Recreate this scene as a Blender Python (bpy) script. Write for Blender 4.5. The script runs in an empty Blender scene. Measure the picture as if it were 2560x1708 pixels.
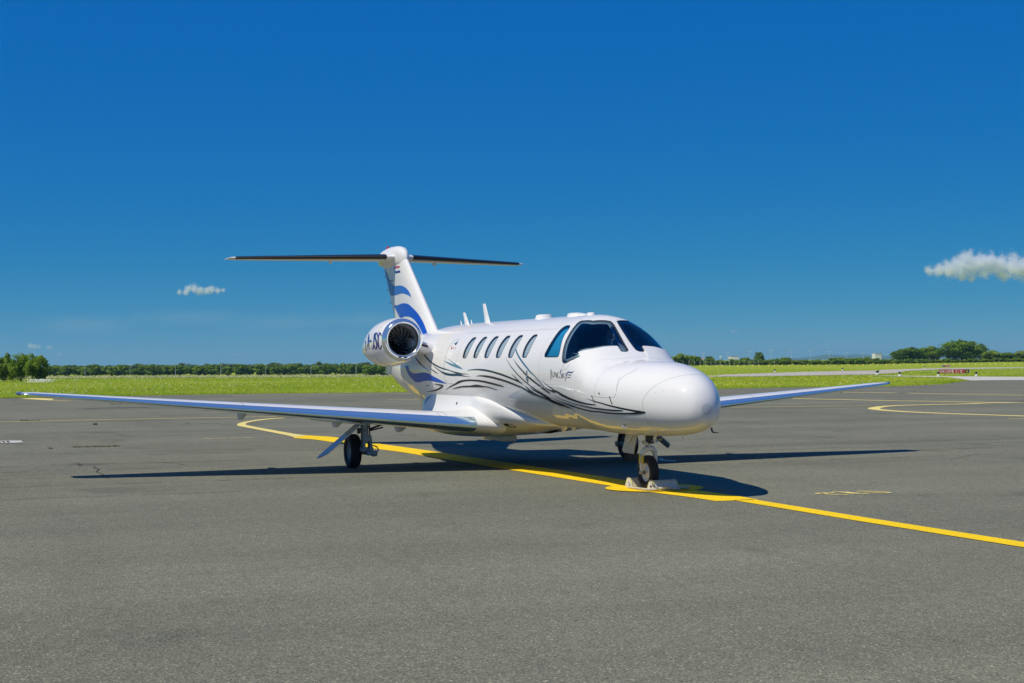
import bpy, bmesh, math, random
import numpy as np
from mathutils import Vector, Matrix

# ------------------------------------------------------------------ camera, sky, sun, exposure
sc = bpy.context.scene
CAM_POS = (-15.9397, 8.9395, 1.6795)
YAW, PITCH, ROLL, FPX = -0.3823, 0.0129, -0.0047, 3752.67      # focal length in pixels of a 2560 wide frame
SUN_AZ, SUN_EL = 1.7512, 1.0072                                # from +x towards +y, above the horizon

fwd = Vector((math.cos(YAW)*math.cos(PITCH), math.sin(YAW)*math.cos(PITCH), math.sin(PITCH)))
rgt0 = fwd.cross(Vector((0, 0, 1))).normalized()
up0 = rgt0.cross(fwd)
rgt = rgt0*math.cos(ROLL) + up0*math.sin(ROLL)
upv = up0*math.cos(ROLL) - rgt0*math.sin(ROLL)
cam_data = bpy.data.cameras.new('camera')
cam_data.sensor_fit = 'HORIZONTAL'
cam_data.sensor_width = 36.0
cam_data.lens = FPX*36.0/2560.0
cam_data.clip_start = 0.1
cam_data.clip_end = 60000
cam = bpy.data.objects.new('camera', cam_data)
sc.collection.objects.link(cam)
M = Matrix.Identity(4)
for i in range(3):
    M[i][0], M[i][1], M[i][2], M[i][3] = rgt[i], upv[i], -fwd[i], CAM_POS[i]
cam.matrix_world = M
sc.camera = cam

world = bpy.data.worlds.new('World')
sc.world = world
world.use_nodes = True
wn, wl = world.node_tree.nodes, world.node_tree.links
wn.clear()
w_out = wn.new('ShaderNodeOutputWorld')
w_bg = wn.new('ShaderNodeBackground')
w_sky = wn.new('ShaderNodeTexSky')
w_sky.sky_type = 'NISHITA'
w_sky.sun_disc = False
w_sky.sun_elevation = SUN_EL
w_sky.sun_rotation = math.pi/2 - SUN_AZ
w_sky.altitude = 0
w_sky.air_density = 0.6
w_sky.dust_density = 0.0
w_sky.ozone_density = 10.0
# a deep polarised blue, graded alike over the whole dome: red falls off fastest, blue least
w_sep = wn.new('ShaderNodeSeparateColor'); w_com = wn.new('ShaderNodeCombineColor')
wl.new(w_sky.outputs['Color'], w_sep.inputs['Color'])
for ch, (pw, k, off) in zip(('Red', 'Green', 'Blue'), ((2.25, .74, 0), (1.2, .40, .080), (.10, .492, 0))):
    m1 = wn.new('ShaderNodeMath'); m1.operation = 'MULTIPLY'; m1.inputs[1].default_value = .1
    m2 = wn.new('ShaderNodeMath'); m2.operation = 'POWER'; m2.inputs[1].default_value = pw
    m3 = wn.new('ShaderNodeMath'); m3.operation = 'MULTIPLY_ADD'; m3.inputs[1].default_value = k*10; m3.inputs[2].default_value = off*10
    wl.new(w_sep.outputs[ch], m1.inputs[0]); wl.new(m1.outputs[0], m2.inputs[0]); wl.new(m2.outputs[0], m3.inputs[0]); wl.new(m3.outputs[0], w_com.inputs[ch])
wl.new(w_com.outputs['Color'], w_bg.inputs['Color'])
w_bg.inputs['Strength'].default_value = 0.1
wl.new(w_bg.outputs['Background'], w_out.inputs['Surface'])

sun_data = bpy.data.lights.new('sun', 'SUN')
sun_data.energy = 4.4
sun_data.angle = math.radians(0.5)
sun_data.color = (1.0, 0.925, 0.76)
sun = bpy.data.objects.new('sun', sun_data)
sc.collection.objects.link(sun)
SUN_DIR = Vector((math.cos(SUN_AZ)*math.cos(SUN_EL), math.sin(SUN_AZ)*math.cos(SUN_EL), math.sin(SUN_EL)))
sun.rotation_euler = SUN_DIR.to_track_quat('Z', 'Y').to_euler()
sun.location = (0, 20, 40)

vs = sc.view_settings
vs.view_transform = 'Standard'
vs.look = 'None'
vs.exposure = 0.0
vs.gamma = 1.0
vs.use_curve_mapping = False
sc.cycles.max_bounces = 8
sc.cycles.glossy_bounces = 4
sc.cycles.transparent_max_bounces = 16
sc.cycles.volume_bounces = 8
sc.cycles.caustics_reflective = False
sc.cycles.caustics_refractive = False

rnd = random.Random(7)
nrs = np.random.RandomState(11)
COL = sc.collection

# ------------------------------------------------------------------ materials
def new_mat(name):
    m = bpy.data.materials.new(name); m.use_nodes = True
    nt = m.node_tree; nt.nodes.clear()
    out = nt.nodes.new('ShaderNodeOutputMaterial')
    return m, nt, out

def N(nt, typ, **kw):
    n = nt.nodes.new(typ)
    for k, v in kw.items():
        if k in n.inputs: n.inputs[k].default_value = v
        else: setattr(n, k, v)
    return n

def noise_node(nt, scale, detail=3.0, rough=0.55, coord='Object', stretch=None):
    tc = N(nt, 'ShaderNodeTexCoord')
    src = tc.outputs[coord]
    if stretch:
        mp = N(nt, 'ShaderNodeMapping'); mp.inputs['Scale'].default_value = stretch
        nt.links.new(src, mp.inputs['Vector']); src = mp.outputs['Vector']
    n = N(nt, 'ShaderNodeTexNoise')
    n.inputs['Scale'].default_value = scale; n.inputs['Detail'].default_value = detail
    n.inputs['Roughness'].default_value = rough
    nt.links.new(src, n.inputs['Vector'])
    return n

def ramp(nt, src, stops):
    r = N(nt, 'ShaderNodeValToRGB')
    el = r.color_ramp.elements
    while len(el) > 1: el.remove(el[-1])
    el[0].position = stops[0][0]; el[0].color = stops[0][1]
    for p, c in stops[1:]:
        e = el.new(p); e.color = c
    nt.links.new(src, r.inputs['Fac'])
    return r

def rgb(*c): return (c[0], c[1], c[2], 1.0)

def simple(name, col, rough=0.5, metal=0.0, coat=0.0, var=0.06, scale=3.0, bump=0.0, bscale=60.0, spec=0.5):
    """principled with a little uneven colour and roughness, so nothing is dead flat"""
    m, nt, out = new_mat(name)
    b = N(nt, 'ShaderNodeBsdfPrincipled')
    n = noise_node(nt, scale, 4)
    lo = rgb(*[max(0, c*(1-var)) for c in col]); hi = rgb(*[min(1, c*(1+var)) for c in col])
    r = ramp(nt, n.outputs['Fac'], [(0.3, lo), (0.7, hi)])
    nt.links.new(r.outputs['Color'], b.inputs['Base Color'])
    b.inputs['Roughness'].default_value = rough
    b.inputs['Metallic'].default_value = metal
    b.inputs['Specular IOR Level'].default_value = spec
    b.inputs['Coat Weight'].default_value = coat
    b.inputs['Coat Roughness'].default_value = 0.04
    if bump:
        n2 = noise_node(nt, bscale, 3)
        bp = N(nt, 'ShaderNodeBump'); bp.inputs['Strength'].default_value = bump; bp.inputs['Distance'].default_value = 0.01
        nt.links.new(n2.outputs['Fac'], bp.inputs['Height']); nt.links.new(bp.outputs['Normal'], b.inputs['Normal'])
    nt.links.new(b.outputs['BSDF'], out.inputs['Surface'])
    return m

def paint_mat(name, col, rough=0.55, wav=0.0, coat=0.75):
    m, nt, out = new_mat(name)
    b = N(nt, 'ShaderNodeBsdfPrincipled')
    n = noise_node(nt, 1.6, 5, stretch=(0.35, 1, 2.2))
    r = ramp(nt, n.outputs['Fac'], [(0.25, rgb(*[c*0.93 for c in col])), (0.7, rgb(*col))])
    nt.links.new(r.outputs['Color'], b.inputs['Base Color'])
    b.inputs['Roughness'].default_value = rough
    b.inputs['Coat Weight'].default_value = coat
    b.inputs['Coat Roughness'].default_value = 0.025
    b.inputs['Coat IOR'].default_value = 1.5
    b.inputs['Specular IOR Level'].default_value = 0.15
    if wav:      # skin panels are never dead flat
        n2 = noise_node(nt, 2.3, 2)
        bp = N(nt, 'ShaderNodeBump'); bp.inputs['Strength'].default_value = wav; bp.inputs['Distance'].default_value = 0.02
        nt.links.new(n2.outputs['Fac'], bp.inputs['Height'])
        nt.links.new(bp.outputs['Normal'], b.inputs['Normal']); nt.links.new(bp.outputs['Normal'], b.inputs['Coat Normal'])
    nt.links.new(b.outputs['BSDF'], out.inputs['Surface'])
    return m

def metal_mat(name, col, rough, wav=0.0, metallic=1.0):
    m, nt, out = new_mat(name)
    b = N(nt, 'ShaderNodeBsdfPrincipled')
    b.inputs['Base Color'].default_value = rgb(*col); b.inputs['Metallic'].default_value = metallic
    n = noise_node(nt, 5.0, 4)
    mr = N(nt, 'ShaderNodeMapRange'); mr.inputs['To Min'].default_value = rough*0.7; mr.inputs['To Max'].default_value = rough*1.4
    nt.links.new(n.outputs['Fac'], mr.inputs['Value']); nt.links.new(mr.outputs['Result'], b.inputs['Roughness'])
    if wav:
        n2 = noise_node(nt, 3.0, 2)
        bp = N(nt, 'ShaderNodeBump'); bp.inputs['Strength'].default_value = wav; bp.inputs['Distance'].default_value = 0.01
        nt.links.new(n2.outputs['Fac'], bp.inputs['Height']); nt.links.new(bp.outputs['Normal'], b.inputs['Normal'])
    nt.links.new(b.outputs['BSDF'], out.inputs['Surface'])
    return m

def glass_mat(name, tint, ior=1.5):
    """a thin tinted pane: clear straight through, mirror-like at a glancing angle"""
    m, nt, out = new_mat(name)
    t = N(nt, 'ShaderNodeBsdfTransparent'); t.inputs['Color'].default_value = rgb(*tint)
    g = N(nt, 'ShaderNodeBsdfGlossy'); g.inputs['Roughness'].default_value = 0.01; g.inputs['Color'].default_value = (1, 1, 1, 1)
    f = N(nt, 'ShaderNodeFresnel'); f.inputs['IOR'].default_value = ior
    mx = N(nt, 'ShaderNodeMixShader')
    nt.links.new(f.outputs['Fac'], mx.inputs['Fac']); nt.links.new(t.outputs['BSDF'], mx.inputs[1]); nt.links.new(g.outputs['BSDF'], mx.inputs[2])
    nt.links.new(mx.outputs['Shader'], out.inputs['Surface'])
    return m

MT = {}
MT['white'] = paint_mat('white_paint', (0.75, 0.745, 0.735), wav=0.012)
MT['wing_white'] = paint_mat('wing_white_paint', (0.75, 0.745, 0.735), rough=0.5)
MT['nose_cap'] = simple('radome_tip_grey', (0.55, 0.57, 0.57), 0.45)
MT['dark'] = paint_mat('black_stripe_paint', (0.008, 0.012, 0.014), 0.45, coat=0.35)
MT['teal'] = paint_mat('dark_teal_stripe_paint', (0.010, 0.050, 0.085), 0.45, coat=0.35)
MT['tealdark'] = paint_mat('teal_black_stripe_paint', (0.008, 0.026, 0.036), 0.45, coat=0.35)
MT['tealline'] = paint_mat('teal_line_paint', (0.016, 0.115, 0.19), 0.45, coat=0.35)
MT['slate'] = paint_mat('slate_blue_paint', (0.095, 0.23, 0.32), 0.45, coat=0.35)
MT['blue'] = paint_mat('blue_wave_paint', (0.010, 0.085, 0.50), 0.45, coat=0.35)
MT['blue2'] = paint_mat('light_blue_wave_paint', (0.030, 0.150, 0.54), 0.45, coat=0.35)
MT['navy'] = paint_mat('navy_lettering_paint', (0.010, 0.012, 0.17), 0.25)
MT['ink'] = paint_mat('dark_grey_lettering_paint', (0.045, 0.055, 0.062), 0.25)
MT['grey'] = paint_mat('grey_lettering_paint', (0.12, 0.145, 0.14), 0.25)
MT['red'] = paint_mat('red_lettering_paint', (0.55, 0.03, 0.045), 0.25)
MT['seam'] = simple('panel_seam', (0.16, 0.17, 0.19), 0.6)
MT['faintseam'] = simple('faint_skin_seam', (0.36, 0.38, 0.39), 0.6)
MT['rivet'] = simple('rivet_dots', (0.20, 0.21, 0.23), 0.5)
MT['chrome'] = metal_mat('polished_leading_edge', (0.74, 0.90, 0.92), 0.13, 0.02, 0.90)
MT['lip'] = metal_mat('polished_inlet_lip', (0.80, 0.82, 0.84), 0.13, 0.01, 0.90)
MT['steel'] = metal_mat('bare_steel', (0.55, 0.56, 0.57), 0.28)
MT['inlet'] = metal_mat('inlet_liner', (0.55, 0.56, 0.54), 0.45, 0, .5)
MT['fan'] = metal_mat('fan_blade_titanium', (0.50, 0.50, 0.50), 0.35, 0, .2)
MT['black'] = simple('black_void', (0.012, 0.012, 0.013), 0.7)
MT['boot'] = simple('black_deice_boot', (0.012, 0.012, 0.013), 0.32, bump=0.05)
MT['rubber'] = simple('tyre_rubber', (0.012, 0.012, 0.013), 0.72, bump=0.15, bscale=40)
MT['gasket'] = simple('window_gasket', (0.012, 0.016, 0.022), 0.5)
MT['frame'] = simple('window_metal_frame', (0.50, 0.52, 0.55), 0.35, metal=0.6)
MT['strut'] = simple('gear_grey_paint', (0.30, 0.36, 0.43), 0.38, coat=0.3)
MT['gear_white'] = simple('gear_white_paint', (0.68, 0.69, 0.70), 0.35, coat=0.4)
MT['gear_dark'] = simple('gear_dark_parts', (0.04, 0.045, 0.05), 0.45, metal=0.3)
MT['tan'] = simple('tan_bounce_and_grate_bars', (0.60, 0.52, 0.36), 0.45)  # nose gear door: yellow bounce light painted in as tan; grate bars share it
MT['door'] = paint_mat('gear_door_paint', (0.62, 0.66, 0.70))
MT['lining'] = simple('cabin_lining', (0.42, 0.43, 0.44), 0.8)
MT['reveal'] = simple('window_reveal', (0.03, 0.10, 0.18), 0.6)
MT['seat'] = simple('seat_leather', (0.50, 0.50, 0.48), 0.55)
MT['panel'] = simple('glareshield_grey', (0.16, 0.20, 0.21), 0.7)
MT['curtain'] = simple('curtain_fabric', (0.45, 0.56, 0.66), 0.8)
MT['glass'] = glass_mat('cockpit_glass', (0.66, 0.82, 0.90), 1.55)
MT['blue_panel'] = simple('sky_reflection_blue', (0.035, 0.30, 0.50), 0.6, var=.25, scale=2.0)  # added panel behind the side pane, its blue stands for reflected sky
MT['glass_side'] = glass_mat('side_window_glass', (0.62, 0.86, 0.95), 1.5)
MT['glass_cabin'] = glass_mat('cabin_window_glass', (0.74, 0.84, 0.90), 1.5)
MT['redlens'] = simple('red_lens', (0.5, 0.02, 0.02), 0.15, coat=1)
MT['bluelens'] = simple('wingtip_lens', (0.10, 0.16, 0.30), 0.08, coat=1)
MT['yellowtag'] = simple('yellow_placard', (0.72, 0.56, 0.03), 0.5)

def blind_mat():
    m, nt, out = new_mat('pleated_window_blind')
    b = N(nt, 'ShaderNodeBsdfPrincipled'); b.inputs['Roughness'].default_value = 0.85
    tc = N(nt, 'ShaderNodeTexCoord')
    w = N(nt, 'ShaderNodeTexWave'); w.bands_direction = 'Z'; w.inputs['Scale'].default_value = 11.0
    nt.links.new(tc.outputs['Object'], w.inputs['Vector'])
    r = ramp(nt, w.outputs['Fac'], [(0.0, rgb(0.50, 0.52, 0.54)), (1.0, rgb(0.74, 0.76, 0.78))])
    nt.links.new(r.outputs['Color'], b.inputs['Base Color'])
    nt.links.new(b.outputs['BSDF'], out.inputs['Surface'])
    return m
MT['blind'] = blind_mat()

# ------------------------------------------------------------------ object helpers
def tag(o, label=None, cat=None, group=None, kind=None):
    if label: o['label'] = label
    if cat: o['category'] = cat
    if group: o['group'] = group
    if kind: o['kind'] = kind
    return o

def empty(name, loc=(0, 0, 0), rz=0.0):
    o = bpy.data.objects.new(name, None)
    o.empty_display_size = 0.3
    o.location = loc; o.rotation_euler = (0, 0, rz)
    COL.objects.link(o)
    return o

ROOT_LOC = {}
def attach(o, parent):
    """keep mesh coordinates in world space when the parent is a moved Empty"""
    o.parent = parent
    if parent.type == 'EMPTY':
        o.matrix_parent_inverse = Matrix.Translation(-Vector(parent.location))

def mesh_obj(name, verts, faces, mat, parent=None, smooth=True, sharp=None):
    me = bpy.data.meshes.new(name)
    me.from_pydata([tuple(v) for v in verts], [], faces)
    me.materials.append(mat)
    if smooth:
        me.polygons.foreach_set('use_smooth', [True]*len(me.polygons))
        if sharp:
            me.set_sharp_from_angle(angle=math.radians(sharp))
    me.update()
    o = bpy.data.objects.new(name, me)
    COL.objects.link(o)
    if parent is not None: attach(o, parent)
    return o

class MB:
    """collects simple shapes into one mesh"""
    def __init__(s): s.v = []; s.f = []
    def add(s, v, f):
        k = len(s.v); s.v.extend(v); s.f.extend([tuple(i+k for i in q) for q in f])
    def box(s, c, size, rot=None, bev=0.0):
        x, y, z = [q/2 for q in size]
        if bev:
            b = min(bev, x*0.9, y*0.9, z*0.9)
            bm = bmesh.new(); bmesh.ops.create_cube(bm, size=1.0)
            bmesh.ops.scale(bm, vec=(size[0], size[1], size[2]), verts=bm.verts)
            bmesh.ops.bevel(bm, geom=bm.edges[:], offset=b, segments=2, affect='EDGES', profile=0.6)
            bm.verts.index_update()
            vv = [v.co.copy() for v in bm.verts]; ff = [tuple(v.index for v in q.verts) for q in bm.faces]; bm.free()
        else:
            vv = [Vector((sx*x, sy*y, sz*z)) for sx in (-1, 1) for sy in (-1, 1) for sz in (-1, 1)]
            ff = [(0, 1, 3, 2), (4, 6, 7, 5), (0, 4, 5, 1), (2, 3, 7, 6), (0, 2, 6, 4), (1, 5, 7, 3)]
        if rot is not None: vv = [rot @ v for v in vv]
        s.add([v + Vector(c) for v in vv], ff)
    def tube(s, pts, rad, n=12, caps=True):
        """rad: number or one radius for each point"""
        pts = [Vector(p) for p in pts]
        if not hasattr(rad, '__len__'): rad = [rad]*len(pts)
        V = []; F = []
        d0 = (pts[1]-pts[0]).normalized()
        a = d0.orthogonal().normalized()
        for i, p in enumerate(pts):
            d = (pts[min(i+1, len(pts)-1)]-pts[max(i-1, 0)]).normalized()
            a = (a - d*a.dot(d)).normalized(); b = d.cross(a)
            for k in range(n):
                t = 2*math.pi*k/n
                V.append(p + (a*math.cos(t)+b*math.sin(t))*rad[i])
        for i in range(len(pts)-1):
            for k in range(n):
                F.append((i*n+k, i*n+(k+1) % n, (i+1)*n+(k+1) % n, (i+1)*n+k))
        if caps:
            F.append(tuple(range(n-1, -1, -1))); F.append(tuple((len(pts)-1)*n+k for k in range(n)))
        s.add(V, F)
    def lathe(s, prof, origin, axis, n=32, a0=None, closed=False):
        """prof: (along, radius) about an axis"""
        ax = Vector(axis).normalized(); a = Vector(a0).normalized() if a0 else ax.orthogonal().normalized(); b = ax.cross(a)
        V = []; F = []; o = Vector(origin)
        for (t, r) in prof:
            for k in range(n):
                q = 2*math.pi*k/n
                V.append(o + ax*t + (a*math.cos(q)+b*math.sin(q))*r)
        m = len(prof)
        for i in range(m if closed else m-1):
            j = (i+1) % m
            for k in range(n):
                F.append((i*n+k, i*n+(k+1) % n, j*n+(k+1) % n, j*n+k))
        s.add(V, F)
    def plate(s, poly, thick):
        """a flat polygon of 3D points given thickness both ways"""
        p = [Vector(q) for q in poly]
        nrm = Vector((0, 0, 0))
        for i in range(len(p)): nrm += p[i].cross(p[(i+1) % len(p)])
        nrm.normalize(); n = len(p)
        V = [q+nrm*thick/2 for q in p]+[q-nrm*thick/2 for q in p]
        F = [tuple(range(n)), tuple(range(2*n-1, n-1, -1))]+[(i+n, (i+1) % n+n, (i+1) % n, i) for i in range(n)]
        s.add(V, F)
    def mirror(s):
        m = MB(); m.v = [Vector((v[0], -v[1], v[2])) for v in s.v]; m.f = [tuple(reversed(q)) for q in s.f]; return m
    def build(s, name, mat, parent=None, smooth=True, sharp=40):
        return mesh_obj(name, s.v, s.f, mat, parent, smooth, sharp)

HAZE = True
CLOUDS = True
# ------------------------------------------------------------------ shape data: fuselage stations, fairing, nacelle, livery outlines (x, z)
# x, ztop, zbot, halfwidth, zc(height of max width), nu, nl
ST=[
(0.000,1.090,1.070,0.010,1.080,2.0,2.0),
(0.010,1.175,0.990,0.088,1.082,2.0,2.0),
(0.040,1.255,0.920,0.160,1.085,2.0,2.0),
(0.100,1.345,0.862,0.228,1.09,2.0,2.05),
(0.200,1.432,0.818,0.304,1.10,2.0,2.1),
(0.350,1.512,0.782,0.390,1.11,2.05,2.15),
(0.600,1.590,0.745,0.506,1.14,2.1,2.2),
(0.900,1.645,0.722,0.605,1.17,2.1,2.25),
(1.200,1.672,0.710,0.684,1.21,2.1,2.3),
(1.500,1.690,0.703,0.732,1.25,2.1,2.3),
(1.750,1.706,0.698,0.760,1.28,2.1,2.3),
(1.840,1.722,0.698,0.768,1.30,2.1,2.3),
(1.970,1.795,0.698,0.777,1.34,2.25,2.3),
(2.140,1.905,0.700,0.786,1.39,2.3,2.28),
(2.340,2.055,0.703,0.794,1.44,2.22,2.2),
(2.545,2.205,0.706,0.800,1.48,2.12,2.1),
(2.750,2.287,0.708,0.804,1.50,2.04,2.05),
(3.000,2.318,0.710,0.806,1.513,2.0,2.0),
(3.400,2.323,0.712,0.806,1.517,2.0,2.0),
(5.000,2.325,0.712,0.806,1.518,2.0,2.0),
(7.800,2.322,0.712,0.806,1.518,2.0,2.0),
(8.700,2.305,0.740,0.790,1.525,2.0,2.0),
(9.400,2.262,0.815,0.745,1.54,2.0,2.0),
(10.000,2.215,0.915,0.690,1.56,2.0,2.0),
(10.800,2.150,1.060,0.585,1.60,2.0,2.0),
(11.500,2.100,1.220,0.455,1.66,2.0,2.0),
(12.100,2.060,1.400,0.325,1.73,2.0,2.0),
(12.700,2.020,1.600,0.205,1.81,2.0,2.0),
(13.300,1.980,1.800,0.090,1.89,2.0,2.0),
]
def _pchip(xs,ys):
    n=len(xs);h=[xs[i+1]-xs[i] for i in range(n-1)];d=[(ys[i+1]-ys[i])/h[i] for i in range(n-1)]
    m=[0.0]*n;m[0]=d[0];m[-1]=d[-1]
    for i in range(1,n-1):
        if d[i-1]*d[i]>0:
            w1=2*h[i]+h[i-1];w2=h[i]+2*h[i-1];m[i]=(w1+w2)/(w1/d[i-1]+w2/d[i])
    def f(x):
        x=min(max(x,xs[0]),xs[-1])
        lo,hi=0,n-1
        while hi-lo>1:
            k=(lo+hi)//2
            if xs[k]<=x: lo=k
            else: hi=k
        t=(x-xs[lo])/h[lo]
        return ((1+2*t)*(1-t)**2*ys[lo]+t*(1-t)**2*h[lo]*m[lo]+t*t*(3-2*t)*ys[lo+1]+t*t*(t-1)*h[lo]*m[lo+1])
    return f
_S=[(s[0]**0.5,)+tuple(s[1:]) for s in ST]   # spline in sqrt(x): a blunt round nose
_xs=[s[0] for s in _S]
FZT,FZB,FW,FZC,FNU,FNL=[_pchip(_xs,[s[k] for s in _S]) for k in range(1,7)]
def sect(x):
    q=max(x,0)**.5
    return FZT(q),FZB(q),FW(q),FZC(q),FNU(q),FNL(q)
def fus(x,th):
    """th measured from top (0) over starboard (+pi/2) to bottom (pi)"""
    zt,zb,w,zc,nu,nl=sect(x)
    s,c=math.sin(th),math.cos(th)
    n=nu if c>=0 else nl
    y=w*math.copysign(abs(s)**(2/n),s)
    z=zc+((zt-zc) if c>=0 else (zc-zb))*math.copysign(abs(c)**(2/n),c)
    return (x,y,z)

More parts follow.
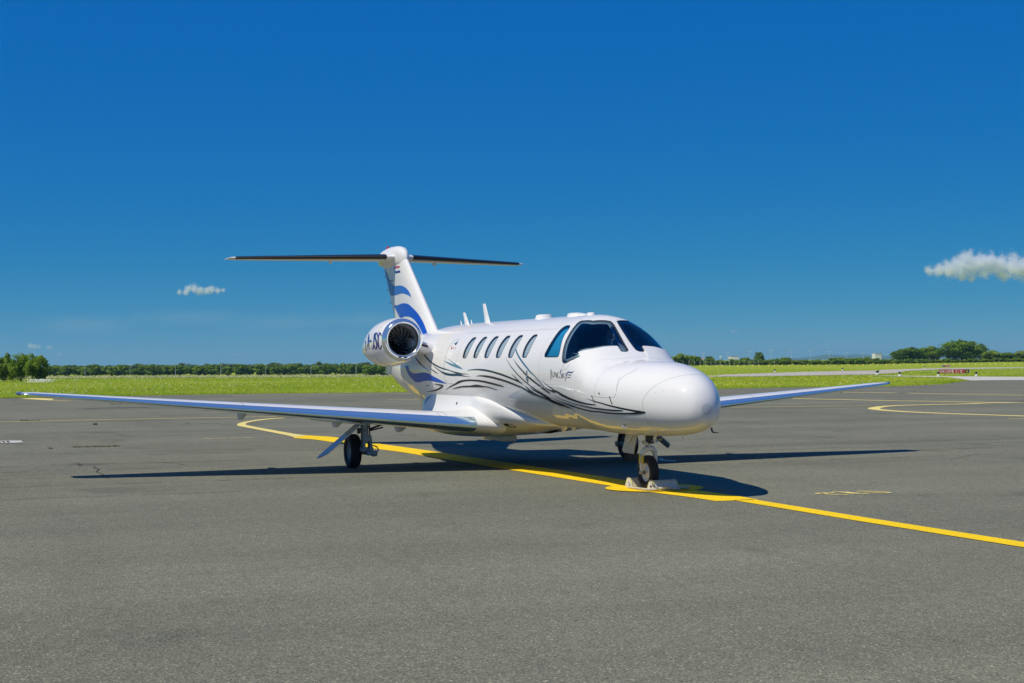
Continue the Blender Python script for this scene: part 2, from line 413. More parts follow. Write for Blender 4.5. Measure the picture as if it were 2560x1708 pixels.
FA=[(4.0,.78,.71,.20),(4.4,.86,.685,.455),(4.8,.97,.645,.575),(5.2,1.09,.60,.665),(5.6,1.17,.56,.74),(6.0,1.20,.52,.78),(6.5,1.21,.475,.80),(7.4,1.21,.43,.81),(8.0,1.205,.46,.80),(8.4,1.20,.49,.765),(8.8,1.18,.535,.665),(9.2,1.16,.58,.545),(9.7,1.13,.64,.395),(10.3,1.09,.72,.20),(10.8,1.04,.80,.05)]
NR=[(0,.295),(.015,.318),(.05,.340),(.12,.360),(.3,.385),(.6,.402),(.9,.400),(1.2,.375),(1.5,.325),(1.8,.262),(2.0,.222)]
DECAL = {
 'livery': [
  ('teal', [(8.538,1.8),(8.493,1.788),(8.255,1.719),(8.0,1.656),(7.775,1.611),(7.566,1.577),(7.367,1.552),(7.174,1.535),(6.985,1.52),(6.804,1.496),(6.625,1.479),(6.443,1.47),(6.264,1.472),(6.133,1.473)], [(8.502,1.813),(8.451,1.801),(8.207,1.737),(7.959,1.676),(7.743,1.632),(7.541,1.597),(7.348,1.572),(7.159,1.553),(6.973,1.533),(6.787,1.514),(6.607,1.501),(6.434,1.487),(6.262,1.48),(6.132,1.476)]),
  ('teal', [(7.878,1.617),(7.674,1.56),(7.481,1.515),(7.374,1.485),(7.189,1.454),(6.997,1.442),(6.808,1.44),(6.629,1.443),(6.453,1.441),(6.275,1.435),(6.031,1.43)], [(7.874,1.619),(7.657,1.568),(7.457,1.527),(7.337,1.508),(7.151,1.49),(6.975,1.48),(6.798,1.478),(6.613,1.481),(6.435,1.463),(6.267,1.445),(6.03,1.433)]),
  ('dark', [(8.983,1.746),(8.931,1.732),(8.674,1.656),(8.436,1.595),(8.223,1.552),(8.045,1.514)], [(8.943,1.755),(8.889,1.742),(8.623,1.671),(8.401,1.608),(8.203,1.56),(8.039,1.516)]),
  ('dark', [(7.99,1.566),(7.852,1.523),(7.714,1.492),(7.553,1.469)], [(7.985,1.568),(7.826,1.534),(7.69,1.503),(7.549,1.471)]),
  ('slate', [(7.37,1.694),(7.205,1.672),(7.008,1.65),(6.748,1.62),(6.532,1.586),(6.366,1.55)], [(7.369,1.693),(7.197,1.656),(7.034,1.624),(6.898,1.602),(6.618,1.569),(6.37,1.549)]),
  ('slate', [(7.15,1.718),(6.93,1.678),(6.726,1.634),(6.534,1.595),(6.366,1.551)], [(7.147,1.716),(6.943,1.668),(6.748,1.619),(6.531,1.583),(6.366,1.55)]),
  ('blue', [(9.364,1.61),(9.279,1.543),(9.142,1.493),(8.956,1.471),(8.754,1.469),(8.545,1.481),(8.322,1.488),(8.15,1.481),(7.988,1.457),(7.76,1.417),(7.491,1.369),(7.214,1.314)], [(9.607,1.597),(9.482,1.522),(9.315,1.428),(9.175,1.382),(9.062,1.35),(8.903,1.318),(8.631,1.321),(8.387,1.342),(8.121,1.35),(7.896,1.346),(7.651,1.331),(7.216,1.311)]),
  ('dark', [(7.904,1.296),(7.726,1.288),(7.551,1.272),(7.427,1.276)], [(7.901,1.299),(7.709,1.301),(7.515,1.297),(7.414,1.287)]),
  ('dark', [(7.416,1.284),(7.528,1.266),(7.723,1.229),(7.947,1.2),(8.179,1.179),(8.458,1.162)], [(7.406,1.279),(7.498,1.243),(7.714,1.204),(7.958,1.177),(8.195,1.164),(8.462,1.159)]),
  ('dark', [(8.358,1.254),(8.258,1.259),(8.14,1.275)], [(8.359,1.257),(8.258,1.275),(8.139,1.279)]),
  ('dark', [(7.38,1.201),(7.138,1.248),(6.919,1.281),(6.708,1.313),(6.607,1.328),(6.388,1.354),(6.125,1.367),(5.876,1.366),(5.753,1.364),(5.512,1.353),(5.279,1.337),(5.051,1.319),(4.96,1.311),(4.84,1.304),(4.753,1.297),(4.704,1.292)], [(7.382,1.203),(7.151,1.26),(6.933,1.301),(6.729,1.337),(6.624,1.361),(6.388,1.382),(6.114,1.393),(5.86,1.391),(5.731,1.39),(5.484,1.38),(5.247,1.363),(5.018,1.344),(4.93,1.334),(4.813,1.324),(4.728,1.311),(4.691,1.298)]),
  ('dark', [(7.069,1.22),(6.841,1.238),(6.589,1.257),(6.371,1.265),(6.122,1.271),(5.916,1.273),(5.751,1.276),(5.607,1.276),(5.49,1.283),(5.318,1.275),(5.156,1.259),(5.04,1.247),(4.986,1.243)], [(7.068,1.222),(6.838,1.254),(6.579,1.279),(6.354,1.29),(6.105,1.297),(5.888,1.313),(5.715,1.311),(5.583,1.3),(5.473,1.298),(5.301,1.287),(5.139,1.27),(5.026,1.255),(4.98,1.246)]),
  ('tealdark', [(6.181,1.53),(5.999,1.536),(5.746,1.538),(5.462,1.529),(5.222,1.515),(4.987,1.494),(4.757,1.47),(4.533,1.441),(4.316,1.411),(4.136,1.382),(4.043,1.366),(3.933,1.34),(3.911,1.334)], [(6.182,1.532),(6.003,1.548),(5.747,1.558),(5.456,1.555),(5.207,1.541),(4.966,1.519),(4.731,1.495),(4.505,1.465),(4.287,1.432),(4.104,1.403),(4.007,1.383),(3.917,1.346),(3.906,1.335)]),
  ('dark', [(4.304,1.493),(4.228,1.455),(4.139,1.413),(4.076,1.389)], [(4.3,1.494),(4.207,1.462),(4.112,1.422),(4.044,1.403)]),
  ('dark', [(5.801,1.442),(5.632,1.446),(5.392,1.436),(5.158,1.423),(4.853,1.397),(4.633,1.375),(4.434,1.35),(4.217,1.315),(4.019,1.286),(3.897,1.259),(3.786,1.229),(3.666,1.205),(3.479,1.178),(3.307,1.149),(3.179,1.123),(3.133,1.108),(2.995,1.082),(2.815,1.059),(2.665,1.044),(2.561,1.035),(2.482,1.029)], [(5.801,1.444),(5.63,1.46),(5.378,1.462),(5.135,1.45),(4.824,1.424),(4.6,1.4),(4.398,1.373),(4.176,1.341),(3.976,1.309),(3.852,1.28),(3.721,1.259),(3.606,1.233),(3.44,1.196),(3.266,1.168),(3.127,1.146),(3.05,1.144),(2.905,1.118),(2.732,1.092),(2.604,1.067),(2.525,1.047),(2.472,1.032)]),
  ('dark', [(4.589,1.728),(4.511,1.679),(4.383,1.613),(4.224,1.54),(4.079,1.477),(3.92,1.415),(3.819,1.377),(3.675,1.325),(3.542,1.276),(3.441,1.237),(3.327,1.2),(3.22,1.163),(3.134,1.126)], [(4.584,1.728),(4.499,1.681),(4.365,1.618),(4.201,1.548),(4.055,1.486),(3.893,1.424),(3.792,1.387),(3.65,1.335),(3.508,1.29),(3.39,1.257),(3.267,1.224),(3.149,1.19),(3.047,1.156)]),
  ('dark', [(3.671,1.296),(3.6,1.267),(3.487,1.236),(3.419,1.221)], [(3.667,1.298),(3.58,1.275),(3.465,1.246),(3.389,1.236)]),
  ('dark', [(3.856,1.325),(3.801,1.288),(3.72,1.249),(3.657,1.217)], [(3.84,1.33),(3.77,1.298),(3.682,1.262),(3.598,1.238)]),
  ('dark', [(4.279,1.701),(4.173,1.646),(4.012,1.572),(3.893,1.526),(3.839,1.498),(3.729,1.455),(3.6,1.411),(3.48,1.368),(3.361,1.33),(3.248,1.291),(3.137,1.255),(3.057,1.234),(3.018,1.23)], [(4.275,1.703),(4.153,1.652),(3.981,1.583),(3.859,1.538),(3.8,1.512),(3.692,1.469),(3.56,1.429),(3.432,1.388),(3.314,1.349),(3.199,1.311),(3.096,1.271),(3.023,1.247),(3.011,1.233)]),
  ('tealline', [(4.327,1.854),(4.284,1.819),(4.177,1.761),(4.013,1.687),(3.855,1.621),(3.727,1.567),(3.595,1.508),(3.508,1.483),(3.377,1.432),(3.254,1.381),(3.192,1.359)], [(4.305,1.856),(4.247,1.824),(4.137,1.77),(3.974,1.699),(3.816,1.634),(3.691,1.579),(3.562,1.52),(3.484,1.493),(3.358,1.439),(3.241,1.386),(3.188,1.361)]),
  ('dark', [(3.451,1.439),(3.322,1.383),(3.213,1.332),(3.103,1.291),(3.008,1.266),(2.947,1.257),(2.888,1.246),(2.812,1.248)], [(3.447,1.441),(3.309,1.388),(3.192,1.34),(3.082,1.3),(2.981,1.281),(2.915,1.278),(2.85,1.274),(2.79,1.269)]),
  ('dark', [(3.211,1.415),(3.068,1.345),(2.908,1.299),(2.891,1.28),(2.815,1.257),(2.737,1.239),(2.631,1.206),(2.453,1.17),(2.261,1.145),(2.077,1.124),(1.899,1.11),(1.734,1.104),(1.592,1.107)], [(3.207,1.416),(3.053,1.351),(2.886,1.308),(2.862,1.291),(2.775,1.276),(2.689,1.26),(2.578,1.23),(2.401,1.195),(2.22,1.168),(2.045,1.146),(1.878,1.129),(1.722,1.12),(1.589,1.113)]),
  ('dark', [(2.921,1.203),(2.784,1.175),(2.618,1.141),(2.43,1.116),(2.166,1.094),(1.926,1.076),(1.714,1.058),(1.53,1.05),(1.4,1.044),(1.23,1.039),(1.088,1.041),(1.022,1.046)], [(2.917,1.204),(2.773,1.18),(2.598,1.15),(2.408,1.126),(2.146,1.106),(1.905,1.091),(1.696,1.075),(1.515,1.068),(1.385,1.062),(1.217,1.058),(1.081,1.057),(1.018,1.053)]),
  ('dark', [(3.047,1.174),(2.897,1.141),(2.728,1.109),(2.496,1.073),(2.23,1.046),(1.985,1.024),(1.757,1.01),(1.565,1.008),(1.435,1.0),(1.259,0.997),(1.096,1.0),(0.951,1.004),(0.813,1.008),(0.711,1.016),(0.652,1.028),(0.629,1.036)], [(3.043,1.176),(2.882,1.147),(2.704,1.119),(2.456,1.089),(2.191,1.064),(1.948,1.044),(1.73,1.031),(1.542,1.029),(1.412,1.022),(1.241,1.019),(1.084,1.021),(0.941,1.025),(0.804,1.033),(0.705,1.047),(0.648,1.05),(0.627,1.042)]),
  ('dark', [(1.841,1.187),(1.716,1.168),(1.582,1.144),(1.452,1.126),(1.287,1.1),(1.135,1.08),(0.998,1.062),(0.867,1.047),(0.773,1.034),(0.714,1.024)], [(1.84,1.188),(1.712,1.173),(1.573,1.155),(1.441,1.139),(1.275,1.116),(1.123,1.098),(0.986,1.081),(0.855,1.067),(0.759,1.058),(0.697,1.055)]),
  ('dark', [(1.681,1.231),(1.657,1.18),(1.627,1.13)], [(1.668,1.233),(1.641,1.183),(1.614,1.133)]),
  ('dark', [(1.266,1.224),(1.25,1.183),(1.22,1.124)], [(1.252,1.226),(1.235,1.187),(1.202,1.129)]),
  ('dark', [(1.509,1.267),(1.504,1.255),(1.483,1.242)], [(1.502,1.27),(1.48,1.263),(1.475,1.244)]),
 ],
 'livery_fairing': [
  ('dark', [(8.453,0.96),(8.403,1.006),(8.328,1.053),(8.243,1.093)], [(8.501,0.965),(8.448,1.013),(8.367,1.06),(8.255,1.095)]),
 ],
 'seam': [
  ('seam', [(1.19,1.47),(1.18,1.423),(1.157,1.366),(1.134,1.296),(1.146,1.24),(1.196,1.211),(1.432,1.209),(1.611,1.215),(1.705,1.216)], [(1.185,1.469),(1.176,1.422),(1.154,1.366),(1.131,1.295),(1.143,1.238),(1.195,1.209),(1.433,1.206),(1.611,1.213),(1.705,1.213)]),
  ('seam', [(1.055,1.573),(1.068,1.531),(1.14,1.488),(1.152,1.403),(1.14,1.304)], [(1.048,1.571),(1.063,1.529),(1.136,1.486),(1.148,1.402),(1.137,1.304)]),
  ('seam', [(6.952,2.035),(7.207,2.035),(7.269,2.001),(7.308,1.945),(7.314,1.877),(7.297,1.775),(7.294,1.7),(7.284,1.606),(7.294,1.531)], [(6.945,2.032),(7.197,2.032),(7.258,1.999),(7.297,1.943),(7.304,1.876),(7.288,1.774),(7.285,1.699),(7.275,1.605),(7.285,1.53)]),
  ('seam', [(7.295,1.581),(7.284,1.443),(7.253,1.361),(7.166,1.318),(6.887,1.318)], [(7.286,1.581),(7.275,1.444),(7.243,1.363),(7.161,1.321),(6.884,1.321)]),
  ('seam', [(7.667,2.142),(5.377,2.124),(4.161,2.122),(3.246,2.123)], [(7.674,2.144),(5.383,2.126),(4.166,2.124),(3.251,2.125)]),
  ('seam', [(2.502,1.633),(2.503,1.592),(2.497,1.58)], [(2.495,1.633),(2.495,1.592),(2.49,1.58)]),
  ('seam', [(2.602,1.564),(2.378,1.565),(2.371,1.598),(2.309,1.623)], [(2.602,1.566),(2.38,1.567),(2.374,1.599),(2.311,1.624)]),
 ],
 'lettering': [
  ('ink', [(2.884,1.564),(2.877,1.505),(2.881,1.459),(2.89,1.436),(2.9,1.42)], [(2.859,1.564),(2.858,1.505),(2.862,1.459),(2.875,1.435),(2.896,1.42)]),
  ('ink', [(2.843,1.531),(2.839,1.493),(2.833,1.467),(2.811,1.452),(2.781,1.456),(2.768,1.475),(2.767,1.529)], [(2.824,1.531),(2.824,1.494),(2.818,1.469),(2.803,1.457),(2.792,1.458),(2.779,1.476),(2.778,1.529)]),
  ('ink', [(2.733,1.453),(2.733,1.527)], [(2.745,1.453),(2.745,1.527)]),
  ('ink', [(2.747,1.525),(2.714,1.486),(2.683,1.447)], [(2.731,1.528),(2.696,1.489),(2.667,1.45)]),
  ('ink', [(2.676,1.451),(2.673,1.521)], [(2.687,1.451),(2.684,1.521)]),
  ('ink', [(2.59,1.51),(2.61,1.522),(2.638,1.521),(2.658,1.503),(2.664,1.481),(2.657,1.457),(2.628,1.443),(2.591,1.448),(2.586,1.477)], [(2.597,1.508),(2.615,1.519),(2.63,1.518),(2.642,1.501),(2.647,1.481),(2.641,1.459),(2.622,1.448),(2.603,1.45),(2.596,1.477)]),
  ('navy', [(2.512,1.543),(2.536,1.555),(2.566,1.545),(2.577,1.527),(2.566,1.507),(2.543,1.493),(2.529,1.477),(2.527,1.46),(2.54,1.446),(2.568,1.452)], [(2.52,1.54),(2.536,1.549),(2.552,1.542),(2.558,1.528),(2.545,1.511),(2.519,1.498),(2.506,1.478),(2.509,1.458),(2.536,1.44),(2.571,1.45)]),
  ('ink', [(2.483,1.442),(2.483,1.514)], [(2.497,1.442),(2.496,1.514)]),
  ('ink', [(2.444,1.513),(2.476,1.488)], [(2.436,1.511),(2.468,1.486)]),
  ('ink', [(2.481,1.483),(2.459,1.46),(2.431,1.438)], [(2.469,1.486),(2.443,1.464),(2.42,1.441)]),
  ('ink', [(2.423,1.512),(2.398,1.48),(2.392,1.462)], [(2.416,1.513),(2.385,1.481),(2.38,1.463)]),
  ('navy', [(2.412,1.403),(2.388,1.428),(2.374,1.467),(2.363,1.495),(2.342,1.511),(2.318,1.521),(2.293,1.519),(2.253,1.514),(2.215,1.516),(2.196,1.529),(2.187,1.542)], [(2.417,1.403),(2.4,1.429),(2.392,1.468),(2.382,1.498),(2.363,1.518),(2.333,1.534),(2.291,1.534),(2.253,1.528),(2.228,1.528),(2.209,1.534),(2.189,1.543)]),
  ('grey', [(2.35,1.482),(2.317,1.487),(2.284,1.481),(2.25,1.483),(2.225,1.497)], [(2.352,1.484),(2.321,1.496),(2.283,1.493),(2.26,1.494),(2.227,1.498)]),
  ('grey', [(2.361,1.449),(2.33,1.456),(2.309,1.45),(2.272,1.448),(2.246,1.463)], [(2.363,1.451),(2.333,1.464),(2.303,1.46),(2.279,1.458),(2.247,1.464)]),
  ('slate', [(7.179,1.969),(7.084,1.988),(7.067,2.012)], [(7.117,1.963),(7.043,1.967),(7.036,2.003)]),
  ('ink', [(7.117,1.963),(7.047,1.969),(7.036,2.003)], [(7.068,1.938),(7.015,1.952),(7.034,2.001)]),
  ('red', [(7.203,1.929),(7.189,1.906),(7.18,1.883),(7.139,1.869)], [(7.185,1.927),(7.165,1.904),(7.141,1.882),(7.116,1.873)]),
  ('red', [(7.104,1.874),(7.116,1.903),(7.068,1.876),(7.073,1.902),(7.02,1.874),(7.034,1.902),(6.966,1.871),(6.971,1.904)], [(7.116,1.875),(7.124,1.906),(7.073,1.88),(7.077,1.906),(7.026,1.878),(7.038,1.906),(6.974,1.876),(6.983,1.906)]),
 ],
 'registration': [
  ('navy', [(9.074,1.878),(8.972,1.937),(8.921,2.042)], [(9.137,1.88),(9.031,1.939),(8.987,2.044)]),
  ('navy', [(9.183,2.032),(9.04,1.998),(8.904,2.011)], [(9.087,2.031),(9.008,2.005),(8.95,2.018)]),
  ('navy', [(8.904,1.873),(8.728,1.997),(8.777,2.148)], [(8.969,1.875),(8.777,1.999),(8.847,2.151)]),
  ('navy', [(8.871,2.15),(8.712,2.039),(8.75,1.883)], [(8.782,2.149),(8.65,2.039),(8.694,1.883)]),
  ('navy', [(8.828,1.95),(8.668,1.952)], [(8.832,1.971),(8.669,1.973)]),
  ('navy', [(8.633,2.007),(8.476,2.01)], [(8.66,2.039),(8.499,2.042)]),
  ('navy', [(8.42,2.153),(8.375,2.035),(8.436,1.933),(8.498,1.896),(8.49,1.916)], [(8.37,2.151),(8.315,2.033),(8.372,1.93),(8.468,1.879),(8.542,1.909)]),
  ('navy', [(8.158,2.1),(8.214,2.152),(8.338,2.17),(8.368,2.133),(8.325,2.073),(8.269,2.022),(8.238,1.976),(8.263,1.925),(8.306,1.899),(8.313,1.913),(8.3,1.958)], [(8.203,2.099),(8.261,2.146),(8.277,2.151),(8.288,2.127),(8.252,2.076),(8.188,2.029),(8.165,1.978),(8.2,1.921),(8.302,1.88),(8.374,1.908),(8.343,1.958)]),
  ('navy', [(7.997,2.105),(8.05,2.156),(8.144,2.159),(8.155,2.101),(8.154,2.032),(8.164,1.962),(8.166,1.901),(8.095,1.882),(8.019,1.919),(8.0,1.955)], [(8.034,2.103),(8.085,2.149),(8.087,2.148),(8.095,2.097),(8.097,2.03),(8.104,1.964),(8.107,1.909),(8.099,1.9),(8.055,1.923),(8.033,1.955)]),
 ],
 'fin': [
  ('blue2', [(13.086,3.533),(12.893,3.435),(12.715,3.315),(12.507,3.213),(12.292,3.166),(11.804,3.148),(11.561,3.113),(11.341,3.044),(11.192,2.956),(11.122,2.878)], [(13.158,3.531),(12.797,3.05),(12.559,2.985),(12.119,2.984),(11.678,2.991),(11.285,2.936),(11.133,2.884)]),
  ('blue', [(12.481,2.788),(12.119,2.78),(11.744,2.796),(11.512,2.793),(11.264,2.766),(11.003,2.687),(10.729,2.581),(10.528,2.472),(10.355,2.354),(10.16,2.187)], [(11.92,2.505),(11.642,2.539),(11.399,2.54),(11.138,2.518),(10.903,2.465),(10.681,2.374),(10.499,2.267),(10.408,2.208),(10.346,2.164)]),
  ('red', [(12.291,3.536),(12.066,3.537),(11.905,3.54)], [(12.275,3.502),(12.063,3.501),(11.889,3.497)]),
  ('navy', [(12.228,3.445),(12.019,3.444),(11.854,3.445)], [(12.189,3.405),(12.018,3.403),(11.829,3.401)]),
 ],
}

# ------------------------------------------------------------------ the aircraft: x aft from the nose tip, +y starboard
jet = empty('business_jet', (6.5, 0, 0))
tag(jet, 'white twin-engine business jet with blue tail waves parked on the apron', 'airplane')

def fus_y(x, z):
    zt, zb, w, zc, nu, nl = sect(x)
    n, h = (nu, zt-zc) if z > zc else (nl, zc-zb)
    q = 1-min(1.0, abs(z-zc)/h)**n
    return w*max(q, 1e-6)**(1/n)
FAt, FAb, FAw = [_pchip([a[0] for a in FA], [a[k] for a in FA]) for k in (1, 2, 3)]
def fair_mix(x):
    """where the fairing side turns concave above the wing"""
    def ss(a, b, v):
        t = max(0, min(1, (v-a)/(b-a))); return t*t*(3-2*t)
    return ss(5.55, 6.35, x)*(1-ss(7.9, 9.0, x))
def fair_fr(x): return .70-.2*max(0, min(1, (x-6)/2.0))
def fair_y(x, z):
    t, b, w = FAt(x), FAb(x), FAw(x); zc = b+(t-b)*fair_fr(x); n = 3.0 if z > zc else 2.3
    h = (t-zc) if z > zc else (zc-b)
    ysup = w*max(1e-6, 1-min(1, abs(z-zc)/h)**n)**(1/n)
    k = fair_mix(x)
    if k > 0:
        zm = .60; top = t
        if z >= zm:
            q = min(1, (z-zm)/(top-zm)); yc = .70+(.95-.70)*(1-q)**2.4
            if q > .93: yc *= math.sqrt(max(0, 1-((q-.93)/.07)**2))
        else:
            q = min(1, (zm-z)/max(.01, zm-b)); yc = .95*max(1e-6, 1-q**2.2)**(1/2.2)
        ysup = ysup*(1-k)+yc*k
    return ysup
def fair_pt(x, th):
    t, b = FAt(x), FAb(x); zc = b+(t-b)*fair_fr(x)
    s, c = math.sin(th), math.cos(th); n = 3.0 if c >= 0 else 2.3; h = (t-zc) if c >= 0 else (zc-b)
    z = zc+h*math.copysign(abs(c)**(2/n), c)
    return Vector((x, math.copysign(fair_y(x, z), s) if abs(s) > 1e-6 else 0.0, z))
def naca(u, t): return 5*t*(.2969*max(u, 0)**.5-.126*u-.3516*u*u+.2843*u**3-.1036*u**4)
def fin_le(z): return 9.95+(z-2.234)*1.245
def fin_te(z): return 12.52+.69*(z-2.536)
def fin_y(x, z):
    a, b = fin_le(z), fin_te(z); u = min(1, max(0, (x-a)/(b-a)))
    return naca(u, .115)*(b-a)
NACC = Vector((7.88, 1.30, 2.045)); NAC_TOE, NAC_DROOP = .045, .065      # the nacelle axis leans in and down going aft
NRf = _pchip([math.sqrt(a[0]) for a in NR], [a[1] for a in NR])
def nac_y(x, z):
    s = max(0, x-NACC.x); r = NRf(math.sqrt(s)); q = r*r-(z-NACC.z+NAC_DROOP*s)**2
    return NACC.y-NAC_TOE*s+math.sqrt(max(q, 1e-6))

def fus_n(x, th):
    e = 2e-3
    a = Vector(fus(x+e, th))-Vector(fus(max(x-e, 1e-5), th)); b = Vector(fus(x, th+e))-Vector(fus(x, th-e))
    n = b.cross(a)
    if n.length < 1e-12: return Vector((-1, 0, 0))
    n.normalize()
    p = Vector(fus(x, th)); c = Vector((x+0.0, 0, sect(x)[3]))
    return n if n.dot(p-c) >= 0 or x < .3 and n.x < 0 else -n

# window outlines as (x, angle from the top)
def smooth_poly(p, it=2):
    for _ in range(it):
        q = []
        for i in range(len(p)):
            a, b = p[i], p[(i+1) % len(p)]
            q += [(a[0]*.75+b[0]*.25, a[1]*.75+b[1]*.25), (a[0]*.25+b[0]*.75, a[1]*.25+b[1]*.75)]
        p = q
    return p
cabin_shape = [(-.058, .845), (.045, .845), (.082, .885), (.107, .975), (.117, 1.08), (.116, 1.165), (.105, 1.245), (.092, 1.288), (.06, 1.308), (-.045, 1.308), (-.075, 1.285), (-.103, 1.185), (-.115, 1.07), (-.107, .965), (-.085, .875)]
windows = []
for cx in (3.878, 4.424, 4.920, 5.404, 5.887, 6.370):
    windows.append(('cabin', smooth_poly([(cx+a, t) for a, t in cabin_shape])))
side_shape = [(2.962, .634), (3.06, .622), (3.118, .655), (3.142, .74), (3.128, .86), (3.122, 1.0), (3.145, 1.16), (3.176, 1.25), (3.165, 1.287), (3.117, 1.303), (2.726, 1.284), (2.694, 1.248), (2.711, 1.165), (2.751, 1.068), (2.812, .951), (2.855, .843), (2.866, .752), (2.915, .668)]
windows.append(('side', smooth_poly(side_shape, 1)))
ws_shape = [(2.861, .462), (2.659, .329), (2.585, .10), (2.562, .055), (2.473, .042), (2.364, .042), (2.198, .045), (2.068, .052), (2.008, .058), (1.985, .085), (1.978, .12), (1.990, .171), (2.024, .185), (2.070, .195), (2.088, .258), (2.116, .442), (2.152, .649), (2.262, .930), (2.215, .980), (2.290, 1.137), (2.406, 1.286), (2.466, 1.333), (2.522, 1.336), (2.56, 1.302), (2.591, 1.223), (2.636, 1.105), (2.688, .961), (2.737, .811), (2.798, .649), (2.852, .535)]
def densify(p, d=.02):
    q = []
    for i in range(len(p)):
        a, b = p[i], p[(i+1) % len(p)]
        n = max(1, int(math.hypot(b[0]-a[0], (b[1]-a[1])*.8)/d))
        q += [(a[0]+(b[0]-a[0])*k/n, a[1]+(b[1]-a[1])*k/n) for k in range(n)]
    return q
windows.append(('windshield', densify(ws_shape)))
windows = windows+[(k, [(x, -t) for x, t in reversed(p)]) for k, p in windows]

def build_skin():
    xs = [1e-4]+[0.42*(k/34)**2 for k in range(1, 35)]
    x = .42
    while x < 1.92: x += .03; xs.append(x)
    while x < 6.55: x += .0145; xs.append(x)
    while x < 13.3: x = min(13.3, x+.06); xs.append(x)
    nx, nt = len(xs), 344
    ths = np.array([-math.pi+2*math.pi*(j+.5)/nt for j in range(nt)])
    XY = np.zeros((nx, nt, 2)); XY[:, :, 0] = np.array(xs)[:, None]; XY[:, :, 1] = ths[None, :]
    SK = -np.ones((nx-1, nt), int)
    cx = (XY[:-1, :, 0]+XY[1:, :, 0])/2
    ct = np.repeat((ths+math.pi/nt)[None, :], nx-1, 0)
    def inpoly(P, px, py):
        r = np.zeros(px.shape, bool); n = len(P)
        for i in range(n):
            (x0, y0), (x1, y1) = P[i], P[(i+1) % n]
            if y0 == y1: continue
            c = ((y0 > py) != (y1 > py)) & (px < (x1-x0)*(py-y0)/(y1-y0)+x0)
            r ^= c
        return r
    for wi, (kind, P) in enumerate(windows):
        lo = np.min(P, 0); hi = np.max(P, 0)
        m = (cx > lo[0]) & (cx < hi[0]) & (ct > lo[1]) & (ct < hi[1])
        ii = np.argwhere(m)
        ins = inpoly(P, cx[m], ct[m])
        for (i, j), q in zip(ii, ins):
            if q: SK[i, j] = wi
        # snap the ragged rim of the opening onto the outline
        A = np.array(P); B = np.roll(A, -1, 0); S = np.array([1, .8]); A_ = A*S; D = B*S-A_
        L2 = np.maximum((D**2).sum(1), 1e-12)
        rim = set()
        for i, j in ii:
            if SK[i, j] != wi: continue
            for di, dj in ((0, 0), (1, 0), (0, 1), (1, 1)):
                a, b = i+di, (j+dj) % nt
                st = [SK[a+e, (b+g) % nt] for e in (-1, 0) for g in (-1, 0)]
                if any(q != wi for q in st): rim.add((a, b))
        for a, b in rim:
            p = XY[a, b]*S
            t = np.clip(((p-A_)*D).sum(1)/L2, 0, 1); C = A_+D*t[:, None]
            k = ((C-p)**2).sum(1).argmin()
            XY[a, b] = C[k]/S
    V = [Vector(fus(XY[i, j, 0], XY[i, j, 1])) for i in range(nx) for j in range(nt)]
    skin = []; panes = {}
    for i in range(nx-1):
        for j in range(nt):
            q = (i*nt+j, (i+1)*nt+j, (i+1)*nt+(j+1) % nt, i*nt+(j+1) % nt)
            if SK[i, j] < 0: skin.append(q)
            else: panes.setdefault(int(SK[i, j]), []).append(q)
    return xs, nt, XY, V, skin, panes
xs, nt, XY, FV, skin, panes = build_skin()
nxs = len(xs)
cap_k = len([1 for x in xs if x < .012])
# nose tip fan and tail end cap
tip = len(FV); FV.append(Vector((-.0005, 0, 1.08))); tail = len(FV); FV.append(Vector((13.31, 0, 1.89)))
fan = [(tip, j, (j+1) % nt) for j in range(nt)]
fan2 = [(tail, (nxs-1)*nt+(j+1) % nt, (nxs-1)*nt+j) for j in range(nt)]
fuselage = mesh_obj('fuselage', FV, skin+fan+fan2, MT['white'], jet)
nrm_cache = {}
def vn(k):
    if k not in nrm_cache:
        i, j = divmod(k, nt); nrm_cache[k] = fus_n(XY[i, j, 0], XY[i, j, 1])
    return nrm_cache[k]
def submesh(faces, off):
    ids = sorted({k for q in faces for k in q}); mp = {k: n for n, k in enumerate(ids)}
    return [FV[k]+vn(k)*off for k in ids], [tuple(mp[k] for k in q) for q in faces]
# inner lining of cockpit and cabin
lin = [q for q in skin if 1.9 < XY[q[0]//nt, q[0] % nt, 0] < 6.9]
v, f = submesh(lin, -.045)
mesh_obj('cabin_lining', v, [tuple(reversed(q)) for q in f], MT['lining'], jet)
win_obj = {}
def outline_ribbon(P, w0, w1, off):
    """a flat band on the skin, from w0 inside to w1 outside of an outline"""
    n = len(P); V = []; F = []
    cx = sum(p[0] for p in P)/n
    area = sum(P[i][0]*P[(i+1) % n][1]-P[(i+1) % n][0]*P[i][1] for i in range(n))
    for i in range(n):
        a, b = P[i-1], P[(i+1) % n]
        dx, dt = b[0]-a[0], (b[1]-a[1])*.8; L = math.hypot(dx, dt) or 1
        ox, ot = dt/L, -dx/L
        if area < 0: ox, ot = -ox, -ot
        for w, o in ((w0, off-.006), (w0*.4+w1*.6, off), (w1, off-.004)):
            x, t = P[i][0]+ox*w, P[i][1]+ot*w/.8
            V.append(Vector(fus(x, t))+fus_n(x, t)*o)
    for i in range(n):
        j = (i+1) % n
        for k in (0, 1): F.append((i*3+k, i*3+k+1, j*3+k+1, j*3+k))
    return V, F
def reveal_band(P, d0, d1):
    n = len(P); V = []; F = []
    for x, t in P:
        p, m = Vector(fus(x, t)), fus_n(x, t); V += [p+m*d0, p+m*d1]
    for i in range(n):
        j = (i+1) % n; F.append((2*i, 2*j, 2*j+1, 2*i+1))
    return V, F
